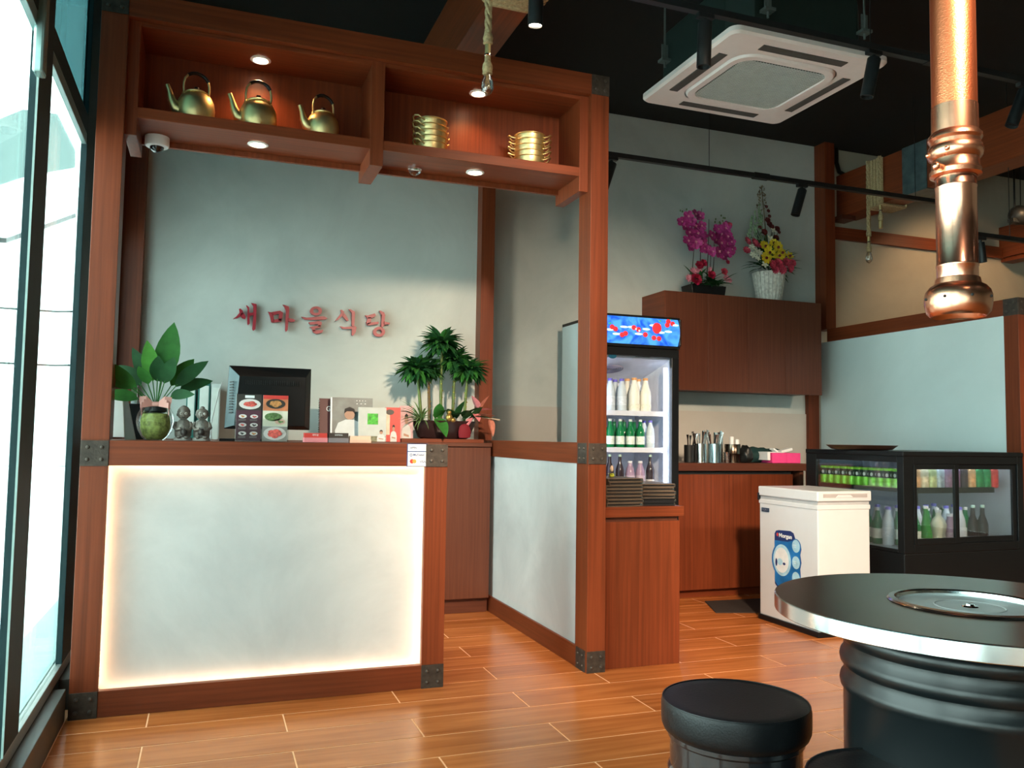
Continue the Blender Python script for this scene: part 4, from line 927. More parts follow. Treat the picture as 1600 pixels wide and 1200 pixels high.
# ================================================================== MENU CABINET BEHIND THE BIG POST
mc = thing('menu_cabinet', 'reddish timber cabinet with an overhanging top beside the big right post', 'cabinet', (2.03, 3.87, 0))
bx('carcass', (1.815, 3.665, 0), (2.238, 4.07, .70), WZ, mc); bx('shadow_gap', (1.82, 3.675, .70), (2.23, 4.06, .722), WDX, mc); bx('top', (1.815, 3.655, .722), (2.257, 4.09, .772), WX, mc)
MCOV = col('menu_brown_cover', (.10, .068, .046), .45, var=.15); MBLK = col('menu_black_cover', (.012, .012, .013), .3)
def menu_book(x, y, z, w, d, h, rot, m_, label, grp):
    t = thing('menu_folder', label, 'menu', (x, y, z), grp)
    mb = MB().box((x-w/2, y-d/2, z), (x+w/2, y+d/2, z+h*.28)).box((x-w/2, y-d/2, z+h*.72), (x+w/2, y+d/2, z+h)).box((x-w/2, y-d/2, z+h*.28), (x-w/2+.004, y+d/2, z+h*.72))
    mk('cover', mb, m_, t, bevel=.0008); mk('pages', MB().box((x-w/2+.006, y-d/2+.005, z+h*.28), (x+w/2-.005, y+d/2-.005, z+h*.72)), MBLK, t)
    mk('metal_corner', MB().box((x+w/2-.006, y-d/2-.001, z+h*.2), (x+w/2+.001, y-d/2+.006, z+h*.8)), STEELB, t)
    t.rotation_euler = (0, 0, rot); return t
rn = random.Random(5)
nm = ['lowest', 'second from the bottom', 'third from the bottom', 'fourth from the bottom', 'fifth from the bottom', 'sixth from the bottom', 'seventh from the bottom', 'topmost']
z = .7725
for k in range(8):
    menu_book(1.925+rn.uniform(-.004, .004), 3.80+rn.uniform(-.004, .004), z, .205, .26, .0165, .05+rn.uniform(-.03, .03)+(.1 if k > 5 else 0), MCOV, 'brown menu folder in the left stack, '+nm[k], 'left stack of menu folders'); z += .0172
nm2 = ['lowest black', 'second from the bottom, black', 'third from the bottom, brown', 'fourth from the bottom, brown', 'fifth from the bottom, brown', 'topmost, brown']
z = .7725
for k in range(6):
    menu_book(2.135+rn.uniform(-.006, .006), 3.82+rn.uniform(-.006, .006), z, .19, .26, .0175, -.06+rn.uniform(-.04, .04), MBLK if k < 2 else MCOV, 'menu folder in the right stack, '+nm2[k], 'right stack of menu folders'); z += .0182
fg = thing('small_ornament', 'tiny cream and yellow-green ornament on the left menu stack by the post', 'ornament', (1.86, 3.80, .911))
q = at(956, 742, y=3.80); fx_, fz = q.x, .911
mk('base', MB().lathe((fx_, 3.80, fz), [(.010, 0), (.014, .006), (.012, .012), (.006, .018)], 12), col('yellow_green', (.50, .52, .04), .5), fg, smooth=True)
lm = MB()
for k in range(7): lm.leaf((fx_, 3.80, fz+.012), (cos(k*.9), sin(k*.9), .5), .026, .012, .6, 4)
mk('leaves', lm, MATS['yellow_green'], fg, smooth=True); mk('bud', MB().ell((fx_, 3.80, fz+.042), (.009, .009, .016), 12, 8), col('cream_bud', (.75, .55, .42), .5), fg, smooth=True)

# ================================================================== BOTTLES AND CANS (prototypes, then copies)
def bottle(kind, label):
    t = thing('bottle', label, 'bottle', (0, 0, 0))
    P = {'soju': ([(.030, 0), (.0325, .004), (.0325, .115), (.029, .135), (.016, .17), (.0135, .19), (.0135, .203)], 'green_glass', (.005, .16, .05), (.7, .78, .72), .035, .095, .0135, .203, (.6, .62, .6)),
         'milky': ([(.036, 0), (.040, .005), (.040, .11), (.038, .14), (.026, .18), (.018, .21), (.017, .225)], 'milky_plastic', (.80, .78, .70), (.75, .73, .62), .03, .06, .019, .225, (.65, .32, .12)),
         'clear': ([(.030, 0), (.034, .005), (.034, .13), (.030, .16), (.016, .20), (.014, .215)], 'pale_clear_plastic', (.55, .62, .68), (.62, .68, .75), .05, .11, .016, .215, (.14, .12, .55)),
         'dark': ([(.030, 0), (.033, .005), (.033, .12), (.027, .145), (.014, .18), (.0125, .225)], 'dark_brown_glass', (.03, .02, .025), (.5, .48, .48), .01, .05, .0135, .225, (.35, .5, .4)),
         'wine': ([(.034, 0), (.037, .005), (.037, .06), (.032, .10), (.020, .16), (.0135, .20), (.0135, .225)], 'light_green_glass', (.04, .24, .05), (.66, .68, .62), .005, .05, .0145, .225, (.65, .65, .62)),
         'purple': ([(.034, 0), (.037, .005), (.038, .09), (.030, .13), (.018, .16), (.017, .175)], 'mauve_liquid', (.32, .22, .32), (.42, .33, .42), .03, .08, .019, .175, (.6, .6, .65)),
         'jug': ([(.040, 0), (.046, .006), (.044, .04), (.036, .07), (.044, .10), (.046, .13), (.034, .16), (.017, .18), (.016, .20)], 'ivory_plastic_bottle', (.70, .68, .52), (.5, .32, .16), .012, .018, .018, .20, (.62, .60, .56))}[kind]
    prof, mn, mc_, lc, l0, l1, cr, cz, cc = P
    mk('body', MB().lathe((0, 0, 0), prof, 20), col(mn, mc_, .12, var=.04), t, smooth=True)
    r = max(a for a, b in prof)
    if kind != 'jug': mk('label', MB().lathe((0, 0, 0), [(r+.0006, l0), (r+.0006, l1)], 20, cap=False), col(kind+'_bottle_label', lc, .5, var=.15, scale=80), t, smooth=True)
    else: mk('label', MB().lathe((0, 0, 0), [(.0462, .012), (.0458, .02)], 20, cap=False), col('jug_label_band', lc, .5), t, smooth=True)
    mk('cap', MB().lathe((0, 0, cz), [(cr, 0), (cr, .014), (cr*.9, .017)], 16), col(kind+'_bottle_cap', cc, .4), t, smooth=True)
    return t
PROTO = {}
def nth(k, n, ends=('leftmost', 'rightmost'), side='left'):
    W_ = ['', 'second', 'third', 'fourth', 'fifth', 'sixth', 'seventh', 'eighth', 'ninth', 'tenth', 'eleventh']
    return ends[0] if k == 0 else ends[1] if k == n-1 else W_[k]+' from the '+side
def put_bottle(kind, x, y, z, label, group, sc=1):
    if kind not in PROTO:
        o = PROTO[kind] = bottle(kind, label); o.location = (x, y, z)
    else: o = copy_tree(PROTO[kind], (x, y, z))
    o.rotation_euler = (0, 0, random.uniform(0, 6)); o.scale = (sc,)*3; o['label'] = label; o['group'] = group; return o
def can(c, label, cn):
    t = thing('drink_can', label, 'can', (0, 0, 0))
    mk('body', MB().lathe((0, 0, 0), [(.024, 0), (.031, .008), (.031, .108), (.026, .118)], 20), col(cn, c, .3, metal=.3, var=.3, scale=40), t, smooth=True)
    if cn == 'lime_can':
        mk('print_band', MB().lathe((0, 0, 0), [(.0313, .060), (.0313, .104)], 20, cap=False), col('can_black_print', (.01, .03, .015), .4), t, smooth=True)
        wb_ = MB()
        for a in range(4): wb_.ell((.0305*cos(a*1.57+.4), .0305*sin(a*1.57+.4), .078), (.008, .008, .012), 8, 6)
        mk('white_print', wb_, PAPER, t, kind='stuff')
    mk('can_end', MB().lathe((0, 0, 0), [(.026, .118), (.0265, .1205), (.024, .1195), (.0001, .119)], 20, cap=False), STEELB, t, smooth=True)
    return t
def put_can(cn, c, x, y, z, label, group):
    if cn not in PROTO: o = PROTO[cn] = can(c, label, cn); o.location = (x, y, z)
    else: o = copy_tree(PROTO[cn], (x, y, z))
    o['label'] = label; o['group'] = group; return o

# ================================================================== TALL DRINKS FRIDGE
fx0, fx1, fy0, fy1 = 2.425, 3.045, 5.0, 5.6
fr_ = thing('drinks_fridge', 'tall upright glass-door drinks fridge with a lit blue banner', 'fridge', (2.735, 5.3, 0))
SIDE = col('pale_blue_white_steel', (.62, .74, .76), .35, var=.02)
mk('side_panel', MB().box((fx0, fy0+.03, .06), (fx0+.03, fy1, 1.915)), SIDE, fr_, bevel=.003)
mk('side_panel', MB().box((fx1-.03, fy0+.03, .06), (fx1, fy1, 1.915)), BLK, fr_, bevel=.003)
mk('back_panel', MB().box((fx0+.03, fy1-.03, .06), (fx1-.03, fy1, 1.915)), WHITEG, fr_)
mk('top_panel', MB().box((fx0, fy0+.03, 1.915), (fx1, fy1, 1.935)), BLK, fr_); mk('base', MB().box((fx0+.005, fy0+.03, .02), (fx1-.005, fy1-.01, .30)), BLK, fr_, bevel=.004)
ZBAN = (1.745, 1.93)
bn = MB(); cur = [(fy0-.002-.028*sin(pi*k/10), ZBAN[0]+(ZBAN[1]-ZBAN[0])*k/10) for k in range(11)]
bv = [(x, y, z) for (y, z) in cur for x in (fx0+.012, fx1-.012)]
bn._add(bv, [(2*k, 2*k+1, 2*k+3, 2*k+2) for k in range(10)])
ban = mk('lit_banner', bn, emit('banner_water_picture', (.004, .07, .62), .95, (.12, .52, 1.0), 9), fr_, smooth=True, label='lit blue banner with fruit and splashing water')
mk('banner_trim', MB().box((fx0, fy0-.01, ZBAN[1]), (fx1, fy0+.03, ZBAN[1]+.014)).box((fx0, fy0-.012, ZBAN[0]-.02), (fx1, fy0+.03, ZBAN[0])).box((fx1-.012, fy0-.03, ZBAN[0]), (fx1, fy0+.03, ZBAN[1])).box((fx0, fy0-.03, ZBAN[0]), (fx0+.012, fy0+.03, ZBAN[1])), BLK, fr_, bevel=.002)
mk('banner_backing', MB().box((fx0+.012, fy0+.01, ZBAN[0]), (fx1-.012, fy0+.03, ZBAN[1])), BLK, fr_)
EB = lambda n, c, e=.8: MATS.get(n) or emit(n, c, e)
FRU = EB('banner_fruit_red', (.75, .02, .03), .7); FRL = EB('banner_fruit_light', (1, .55, .5)); SPL = EB('banner_splash', (.55, .9, 1.0)); BLF = EB('banner_leaf', (.05, .35, .08))
def ball(px, py, rx, rz, m_, nm_='banner_fruit', o=.004):
    q = at(px, py, y=fy0-.03)
    k = min(1, max(0, (q.z-ZBAN[0])/(ZBAN[1]-ZBAN[0]))); yy = fy0-.004-.028*sin(pi*k)-o
    mk(nm_, MB().ell((q.x, yy, q.z), (rx, .002, rz), 14, 6), m_, ban)
for k in range(10): ball(952+k*11.5, 515+7*sin(k*1.9), .030, .008, SPL, 'banner_splash', .001)
ball(1026, 513, .036, .038, FRU); ball(1031, 509, .008, .01, FRL, o=.006); ball(1003, 529, .0, .0, FRU) if False else None
for (x, y) in ((956, 511), (961, 514), (972, 523), (977, 521), (990, 512), (997, 515), (1008, 523), (1022, 528), (1030, 529), (1046, 502), (1052, 506), (1043, 508)): ball(x, y, .019, .017, FRU)
for (x, y) in ((993, 514), (998, 517)): ball(x, y, .007, .007, FRL, o=.006)
for (x, y) in ((953, 505), (1050, 498), (1033, 501)): ball(x, y, .012, .005, BLF, 'banner_leaf')
# door with glass, lit interior
zd0, zd1 = .30, 1.722
dr = mk('door', MB().box((fx0, fy0, zd1-.055), (fx1, fy0+.03, zd1)).box((fx0, fy0, zd0), (fx1, fy0+.03, zd0+.06)).box((fx0, fy0, zd0+.06), (fx0+.05, fy0+.03, zd1-.055)).box((fx1-.055, fy0, zd0+.06), (fx1, fy0+.03, zd1-.055)), BLK, fr_, bevel=.003)
mk('pane', MB().box((fx0+.05, fy0+.012, zd0+.06), (fx1-.055, fy0+.018, zd1-.055)), GLASSC, dr)
mk('handle', MB().box((fx0+.012, fy0-.02, .95), (fx0+.034, fy0, 1.25)), BLKM, dr, bevel=.004)
mk('oval_badge', disc(MB(), (at(957, 556, y=fy0).x+.005, fy0+.011, at(957, 556, y=fy0).z), .030, .017, d=.002), col('badge_blue', (.01, .08, .14), .3), dr)
COOL = emit('cool_led_tube', (.70, .80, 1.0), 7)
mk('led_tube', MB().box((fx1-.085, fy0+.05, .38), (fx1-.062, fy0+.062, 1.60)), COOL, fr_, label='bright vertical light tube'); mk('led_tube', MB().box((fx0+.055, fy0+.05, .38), (fx0+.075, fy0+.062, 1.60)), COOL, fr_, label='bright vertical light tube')
LIN = col('fridge_liner', (.72, .74, .82), .3)
mk('liner', MB().box((fx0+.031, fy0+.07, .30), (fx0+.036, fy1-.03, 1.70)).box((fx1-.036, fy0+.07, .30), (fx1-.031, fy1-.03, 1.70)).box((fx0+.03, fy1-.036, .3), (fx1-.03, fy1-.031, 1.7)), LIN, fr_)
mk('ceiling_baffle', MB().prism([(fx0+.036, fy0+.06, 1.655), (fx0+.036, fy1-.04, 1.52), (fx1-.036, fy1-.04, 1.52), (fx1-.036, fy0+.06, 1.655)], (0, 0, .012)), LIN, fr_)
fan = MB(); Mf = Matrix.Rotation(-.245, 3, 'X')
for r in (.02, .035, .05, .065, .08): fan.lathe((2.66, 5.27, 1.594), [(r, 0), (r+.004, -.004), (r+.008, 0)], 32, Mf, cap=False)
mk('fan_cover', fan, col('fan_ring_grey', (.42, .38, .48), .4), fr_, smooth=True)
ratchet = MB()
for k in range(22): ratchet.box((fx1-.05, fy0+.10, .42+k*.05), (fx1-.036, fy0+.13, .44+k*.05)).box((fx1-.05, fy1-.12, .42+k*.05), (fx1-.036, fy1-.09, .44+k*.05))
mk('shelf_supports', ratchet, LIN, fr_, kind='stuff')
SH = [1.285, 1.035, .785, .54]
for z in SH: mk('shelf', MB().box((fx0+.04, fy0+.075, z-.012), (fx1-.05, fy1-.05, z)).box((fx0+.04, fy0+.07, z-.022), (fx1-.05, fy0+.076, z+.012)), col('shelf_white_wire', (.66, .68, .78), .3), fr_, bevel=.001)
for r, y in enumerate((5.12, 5.22)):
    for k in range(5):
        x = 2.49+k*.088+.0*r
        if k < 3: put_bottle('clear', x, y, SH[0], 'violet-capped clear bottle, %s in the %s row, top shelf of tall fridge' % (nth(k, 5), ('front', 'rear')[r]), 'violet-capped bottles in the tall fridge')
        else: put_bottle('milky', x+.008, y, SH[0], 'milky orange-capped bottle, %s in the %s row, top shelf of tall fridge' % (nth(k, 5), ('front', 'rear')[r]), 'milky bottles in the tall fridge')
for r, y in enumerate((5.12, 5.21)):
    for k in range(6):
        x = 2.50+k*.078
        if k == 5: put_bottle('clear', x, y, SH[1], 'clear bottle at the right end of the green bottles in the tall fridge, row %s' % ('front', 'behind')[r], 'clear bottles beside the green ones', .86)
        else: put_bottle('soju', x, y, SH[1], 'green bottle, %s in the %s row, second shelf of tall fridge' % (nth(k, 6), ('front', 'rear')[r]), 'green bottles in the tall fridge', .93)
for k in range(6): put_bottle('purple' if k in (3, 4) else 'dark', 2.50+k*.078, 5.12, SH[2], ('violet bottle' if k in (3, 4) else 'dark bottle')+', %s on the fridge shelf behind the menu stacks' % nth(k, 6), ('violet' if k in (3, 4) else 'dark')+' bottles behind the menu stacks', .88)

# ================================================================== BACK COUNTER, UPPER CABINET
bk_ = thing('back_counter', 'dark reddish timber counter against the grey back wall', 'counter', (3.6, 5.4, 0))
bx('carcass', (3.055, 5.125, .055), (4.08, 5.73, .86), WD, bk_); bx('plinth', (3.055, 5.15, 0), (4.08, 5.7, .05), WX, bk_)
bx('shadow_gap', (3.06, 5.13, .86), (4.08, 5.72, .888), BLKM, bk_); bx('worktop', (3.055, 5.09, .888), (4.19, 5.73, .942), WDX, bk_)
for a, b in ((3.06, 3.522), (3.525, 4.078)): bx('door', (a, 5.107, .058), (b, 5.125, .862), WZ, bk_)
mk('leg_panel', MB().box((4.15, 5.12, 0), (4.185, 5.7, .888)), WD, bk_)
uc = thing('wall_cabinet', 'dark timber wall cabinet above the back counter, flowers on top', 'cabinet', (3.9, 5.57, 1.485))
bx('carcass', (3.17, 5.418, 1.485), (4.60, 5.745, 2.215), WD, uc)
xs = [3.17, 3.54, 3.90, 4.25, 4.60]
for a, b in zip(xs, xs[1:]): bx('door', (a+.001, 5.40, 1.475), (b-.001, 5.418, 2.215), WD, uc)
mk('light_end_panel', MB().box((3.165, 5.40, 1.475), (3.17, 5.745, 2.215)), WY, uc)
# things on the back counter
ZK = .943
def canister(x, y, r, h, m_, label, tools=8, kind='knife'):
    t = thing('cutlery_canister', label, 'canister', (x, y, ZK), None)
    mk('cup', MB().lathe((x, y, ZK), [(r, 0), (r, h), (r-.002, h), (r-.002, .01), (.0001, .01)], 28, cap=False), m_, t, smooth=True)
    rr = random.Random(int(x*1000))
    for k in range(tools):
        a = rr.uniform(0, 6.28); d = Vector((cos(a)*.25, sin(a)*.2, 1)).normalized(); b = Vector((x+cos(a)*r*.3, y+sin(a)*r*.3, ZK+.02)); L_ = h+rr.uniform(.05, .085)
        mb = MB().tube([b, b+d*L_*.8, b+d*L_], [.004, .005, .0105], 6, .35)
        mk('cutlery', mb, STEELB, t, smooth=True)
canister(3.275, 5.24, .035, .125, BLKM, 'dark canister of cutlery against the tall fridge', 5)
canister(3.355, 5.22, .046, .135, STEELB, 'steel canister of cutlery, first beside the tall fridge')
canister(3.47, 5.21, .052, .135, mat('blue_steel', (.45, .58, .62), .2, 1), 'bluish steel canister full of cutlery, second from the fridge', 12)
for (x, y, h, r, lab) in ((3.555, 5.32, .22, .017, 'tall steel tumbler stack behind the canisters, left'), (3.605, 5.34, .225, .020, 'tall steel tumbler stack behind the canisters, right')):
    t = thing('tumbler_stack', lab, 'tumblers', (x, y, ZK))
    mb = MB()
    for k in range(4): mb.lathe((x, y, ZK+h-.075*(k+1)+.02*k), [(r*1.15, 0), (r*.95, .07), (r*.9, .072)], 18)
    mk('tumbler', mb, STEELB, t, smooth=True); mk('stack_core', MB().lathe((x, y, ZK), [(r*1.15, 0), (r*1.05, h-.02)], 18), STEELB, t, smooth=True)
t = thing('glass_cup_stack', 'short stack of small steel cups between the canisters', 'cups', (3.555, 5.18, ZK))
for k in range(4): mk('cup', MB().lathe((3.553, 5.18, ZK+k*.018), [(.018, 0), (.024, .022), (.022, .022)], 18), STEELB, t, smooth=True)
t = thing('tin', 'dark bronze cylinder tin holding white rolls', 'tin', (3.645, 5.24, ZK))
mk('tin_body', MB().lathe((3.645, 5.24, ZK), [(.058, 0), (.058, .062), (.0595, .064), (.058, .066), (.058, .135), (.055, .135), (.055, .02), (.0001, .02)], 32, cap=False), mat('dark_bronze', (.16, .12, .09), .2, 1), t, smooth=True)
mk('white_roll', MB().lathe((3.625, 5.22, ZK+.02), [(.016, 0), (.016, .165), (.012, .17)], 16), PAPER, t, smooth=True)
mk('white_roll', MB().lathe((3.672, 5.22, ZK+.02), [(.015, 0), (.015, .145), (.011, .15)], 16), PAPER, t, smooth=True)
def blob(name, c, r, m_, label, cat, amp=.25, sc=18):
    mb = MB().ell((0, 0, 0), 1, 28, 18)
    nv = []
    for q in mb.v:
        q = Vector(q); n_ = noise.noise(Vector((q.x*2.2, q.y*2.2, q.z*2.2))+Vector(c)*7); q = q*(1+amp*n_)
        nv.append((c[0]+q.x*r[0], c[1]+q.y*r[1], max(ZK, c[2]+q.z*r[2])))
    mb.v = nv; return mk(name, mb, m_, smooth=True, label=label, cat=cat, loc=(c[0], c[1], ZK))
blob('black_bag', (3.77, 5.26, ZK+.05), (.05, .06, .075), col('black_bag_vinyl', (.010, .012, .012), .35, bump=.3), 'crumpled black bag between the bronze tin and the pink box', 'bag')
blob('teal_cloth', (3.93, 5.36, ZK+.04), (.13, .09, .075), col('teal_cloth', (.005, .035, .035), .8, bump=.5), 'dark teal cloth heaped behind the pink box, left', 'cloth')
blob('teal_cloth', (4.13, 5.40, ZK+.04), (.11, .08, .065), MATS['teal_cloth'], 'dark teal cloth heaped behind the pink box, right', 'cloth')
pb = thing('pink_box', 'bright pink plastic box on the back counter', 'box', (4.06, 5.22, ZK))
PINK = col('bright_pink_plastic', (.80, .06, .25), .4)
mk('box_wall', MB().box((3.93, 5.15, ZK), (4.183, 5.155, ZK+.075)).box((3.93, 5.29, ZK), (4.183, 5.295, ZK+.075)).box((3.93, 5.155, ZK), (3.935, 5.29, ZK+.075)).box((4.178, 5.155, ZK), (4.183, 5.29, ZK+.075)).box((3.935, 5.155, ZK), (4.178, 5.29, ZK+.004)), PINK, pb, bevel=.002)
mk('ridge', MB().box((4.055, 5.147, ZK), (4.060, 5.15, ZK+.075)), PINK, pb)
mk('pale_lid', MB().box((3.895, 5.16, ZK+.076), (4.02, 5.29, ZK+.082)).box((3.895, 5.16, ZK+.02), (3.92, 5.28, ZK+.076)), PAPER, pb, bevel=.002)
t = thing('white_packet', 'white folded packet lying on the pink box', 'packet', (4.09, 5.2, ZK+.076)); mk('packet', MB().obox((4.08, 5.20, ZK+.093), (.10, .06, .022), Matrix.Rotation(-.22, 3, 'Y')), PAPER, t, bevel=.004); mk('fold', MB().obox((3.99, 5.21, ZK+.094), (.05, .05, .014), Matrix.Rotation(.5, 3, 'Y')), PAPER, t, bevel=.004)

# ------------------------------------------------------------------ flowers on the wall cabinet
ZF = 2.216
MAG = col('orchid_magenta', (.42, .035, .20), .5, var=.4, scale=40); MAGL = col('orchid_pale_centre', (.75, .35, .40), .5); ROSE = col('rose_red', (.40, .012, .05), .5, var=.35, scale=50); PINKF = col('pink_flower', (.70, .25, .33), .5, var=.2)
YEL = col('yellow_petal', (.78, .60, .03), .5, var=.15); WHF = col('white_petal', (.72, .72, .58), .5, var=.15); CRR = col('carnation_red', (.60, .06, .11), .5, var=.5, scale=90); DRED = col('dark_red_petal', (.14, .012, .012), .5, var=.3); SAGE = col('sage_spike', (.22, .34, .20), .6, var=.3)
rn = random.Random(11)
def bloom(mb, c, r, nrm, n=5, w=.75, cup=.25):
    nrm = Vector(nrm).normalized(); a0 = rn.uniform(0, 6); u = nrm.orthogonal().normalized(); v_ = nrm.cross(u)
    for k in range(n):
        a = a0+2*pi*k/n; d = u*cos(a)+v_*sin(a); sd = nrm.cross(d); c_ = Vector(c)
        p = [c_, c_+d*r*.45+sd*r*w*.45+nrm*r*cup*.6, c_+d*r*.85+sd*r*w*.38+nrm*r*cup, c_+d*r+nrm*r*cup*.8, c_+d*r*.85-sd*r*w*.38+nrm*r*cup, c_+d*r*.45-sd*r*w*.45+nrm*r*cup*.6, c_+d*r*.5+nrm*r*cup*.2]
        mb._add(p, [(0, 1, 6), (1, 2, 6), (2, 3, 6), (3, 4, 6), (4, 5, 6), (5, 0, 6)])
    return mb
def rose(mb, c, r, nrm=(0, -1, .3)):
    for q in range(4): bloom(mb, Vector(c)+Vector(nrm).normalized()*r*.12*q, r*(1-.2*q), nrm, 5, 1.0, .35+.35*q)
    return mb
oc = thing('orchid_arrangement', 'magenta orchid arrangement with red roses in a low black pot', 'flowers', (3.60, 5.56, ZF))
mk('pot', MB().prism([(3.46, 5.48, ZF), (3.745, 5.48, ZF), (3.76, 5.48, ZF+.085), (3.445, 5.48, ZF+.085)], (0, .15, 0)), BLK, oc, bevel=.004)
mk('moss', MB().ell((3.60, 5.555, ZF+.08), (.14, .07, .03)), GL2, oc, smooth=True)
stk_ = MB()
for x, h in ((3.575, .70), (3.64, .62), (3.50, .40), (3.69, .45), (3.66, .40)): stk_.tube([(x-.01, 5.56, ZF+.07), (x, 5.55, ZF+h*.6), (x+rn.uniform(-.01, .01), 5.54, ZF+h)], [.004, .0035, .002], 6)
mk('support_stick', stk_, col('dark_stick', (.04, .03, .02), .6), oc, smooth=True)
def P3(px, py, y=5.50): return at(px, py, y=y)
zoomxy = lambda a, b: (1020+a/6, 280+b/6)
for i, (a, b, r) in enumerate([(270,400,40),(330,350,46),(400,330,44),(440,345,40),(350,400,50),(300,440,40),(400,440,52),(455,440,42),(340,500,50),(420,510,55),(470,530,40),(330,580,48),(400,590,55),(460,600,50),(480,650,44),(350,630,40),(550,530,44),(610,470,44),(680,460,48),(700,430,36),(640,520,50),(700,540,48),(590,570,46),(640,600,54),(700,610,52),(735,590,38),(620,680,56),(560,680,40),(700,690,52),(740,660,40),(660,730,40),(520,660,40)]):
    q = P3(*zoomxy(a, b), 5.50+rn.uniform(-.03, .03)); rr = r/6*5.9/1303*1.4
    f_ = mk('orchid_bloom', bloom(MB(), q, rr, (rn.uniform(-.4, .4), -1, rn.uniform(-.2, .5)), 5, .95, .2), MAG, oc)
    mk('bloom_centre', bloom(MB(), q+Vector((0, -.006, 0)), rr*.22, (0, -1, 0), 4, .8, .4), MAGL, f_)
for (a, b, r, m_) in [(400,945,62,ROSE),(430,810,45,ROSE),(470,790,40,ROSE),(545,900,45,ROSE),(665,870,38,CRR),(700,780,22,ROSE),(720,430,26,CRR)]:
    q = P3(*zoomxy(a, b), 5.47); mk('rose', rose(MB(), q, r/6*5.9/1303*1.1), m_, oc)
for (a, b, r) in [(340,930,48),(380,865,48),(430,850,40),(540,850,36),(690,930,46),(720,950,30)]:
    q = P3(*zoomxy(a, b), 5.49); mk('pink_bloom', bloom(bloom(MB(), q, r/6*5.9/1303, (0, -1, .2), 8, .5, .2), q, r/6*5.9/1303*.6, (0, -1, .3), 7, .6, .6), PINKF, oc)
lm = MB()
for k in range(40): lm.leaf((3.60+rn.uniform(-.12, .12), 5.53+rn.uniform(-.04, .03), ZF+.09), (rn.uniform(-1, 1), rn.uniform(-.8, .1), rn.uniform(.0, 1)), rn.uniform(.10, .2), rn.uniform(.018, .035), .6, 5)
mk('foliage', lm, GL2, oc, smooth=True, kind='stuff')
lm = MB()
for k in range(16): q = P3(*zoomxy(rn.uniform(580, 710), rn.uniform(340, 440))); lm.ell(q, (.006, .006, .009), 8, 6)
for k in range(6): q = P3(*zoomxy(rn.uniform(240, 430), rn.uniform(280, 340))); lm.ell(q, (.006, .006, .009), 8, 6)
mk('orchid_buds', lm, col('bud_green', (.10, .16, .06), .6), oc, smooth=True, kind='stuff')

fa = thing('flower_arrangement', 'tall mixed arrangement with yellow flowers in a white slatted vase', 'flowers', (4.21, 5.55, ZF))
vs = mk('vase', MB().lathe((4.21, 5.55, ZF), [(.088, 0), (.092, .01), (.128, .235), (.122, .24), (.11, .21), (.0001, .2)], 12, cap=False), col('whitewashed_vase', (.50, .50, .46), .7, var=.3, scale=30), fa)
for k in range(24):
    a = 2*pi*k/24; u = Vector((cos(a), sin(a), 0)); w_ = Vector((-sin(a), cos(a), 0))*.0095
    b0 = Vector((4.21, 5.55, ZF))+u*.090; b1_ = Vector((4.21, 5.55, ZF+.238))+u*.127
    mk('slat', MB().prism([b0-w_, b0+w_, b1_+w_*1.35, b1_-w_*1.35], u*.005), col('whitewashed_slat', (.62, .62, .56), .7, var=.25, scale=50), vs)
for (a, b, r, m_, n, y) in [(1050,630,52,YEL,9,5.45),(1170,640,56,YEL,9,5.44),(1090,690,56,YEL,9,5.43),(1180,720,50,YEL,9,5.43),(1060,740,52,YEL,9,5.42),(1280,720,40,YEL,6,5.44),(1130,600,40,YEL,8,5.46),(1210,690,44,YEL,8,5.43),
                            (930,640,34,WHF,6,5.44),(970,680,34,WHF,6,5.43),(940,710,32,WHF,6,5.43),(980,740,30,WHF,6,5.43),(1000,690,30,WHF,6,5.44),(1050,800,30,WHF,5,5.42),(1100,560,34,WHF,4,5.47),(1130,480,26,WHF,4,5.48),
                            (890,580,38,CRR,9,5.46),(960,600,44,CRR,9,5.45),(880,665,34,CRR,9,5.46),(1000,620,26,CRR,8,5.46)]:
    q = P3(*zoomxy(a, b), y); f_ = mk('bloom', bloom(bloom(MB(), q, r/6*5.9/1303*1.35, (rn.uniform(-.3, .3), -1, rn.uniform(0, .5)), n, .6, .15), q, r/6*5.9/1303*.7, (0, -1, .3), n, .6, .5), m_, fa)
    if m_ is YEL: mk('bloom_centre', MB().ell(q+Vector((0, -.012, 0)), (.012, .008, .012), 10, 6), DRED, f_)
for (a, b, r) in [(1110,800,50),(1170,790,54),(1240,780,50),(1300,790,46),(1140,850,48),(1210,850,52),(1280,840,46),(1180,820,50)]:
    q = P3(*zoomxy(a, b), 5.42)
    mb = MB()
    for l in range(3): bloom(mb, q-Vector((0, .01*l, 0)), r/6*5.9/1303*(1.1-.3*l), (rn.uniform(-.3, .3), -1, .1), 11, .4, .3+.4*l)
    mk('carnation', mb, CRR, fa)
for (a, b, r) in [(1070,390,38),(1090,430,38),(1040,500,40),(1160,470,36),(1150,555,38),(1090,350,22),(1110,450,34),(1180,500,22),(1060,260,22),(1080,300,22),(1000,455,24)]:
    q = P3(*zoomxy(a, b), 5.5); mk('dark_bloom', rose(MB(), q, r/6*5.9/1303), DRED, fa)
lm = MB()
for x0_, x1_, y0_, y1_ in ((1000, 1000, 230, 480), (930, 900, 350, 560), (960, 960, 300, 560), (1020, 1010, 330, 560)):
    for k in range(34):
        f_ = rn.random(); q = P3(*zoomxy(x0_+(x1_-x0_)*f_+rn.uniform(-18, 18)*(f_+.3), y0_+(y1_-y0_)*f_), 5.52+rn.uniform(-.03, .03)); lm.ell(q, (.007, .007, .011), 6, 4)
mk('sage_spikes', lm, SAGE, fa, smooth=True, kind='stuff')
lm = MB()
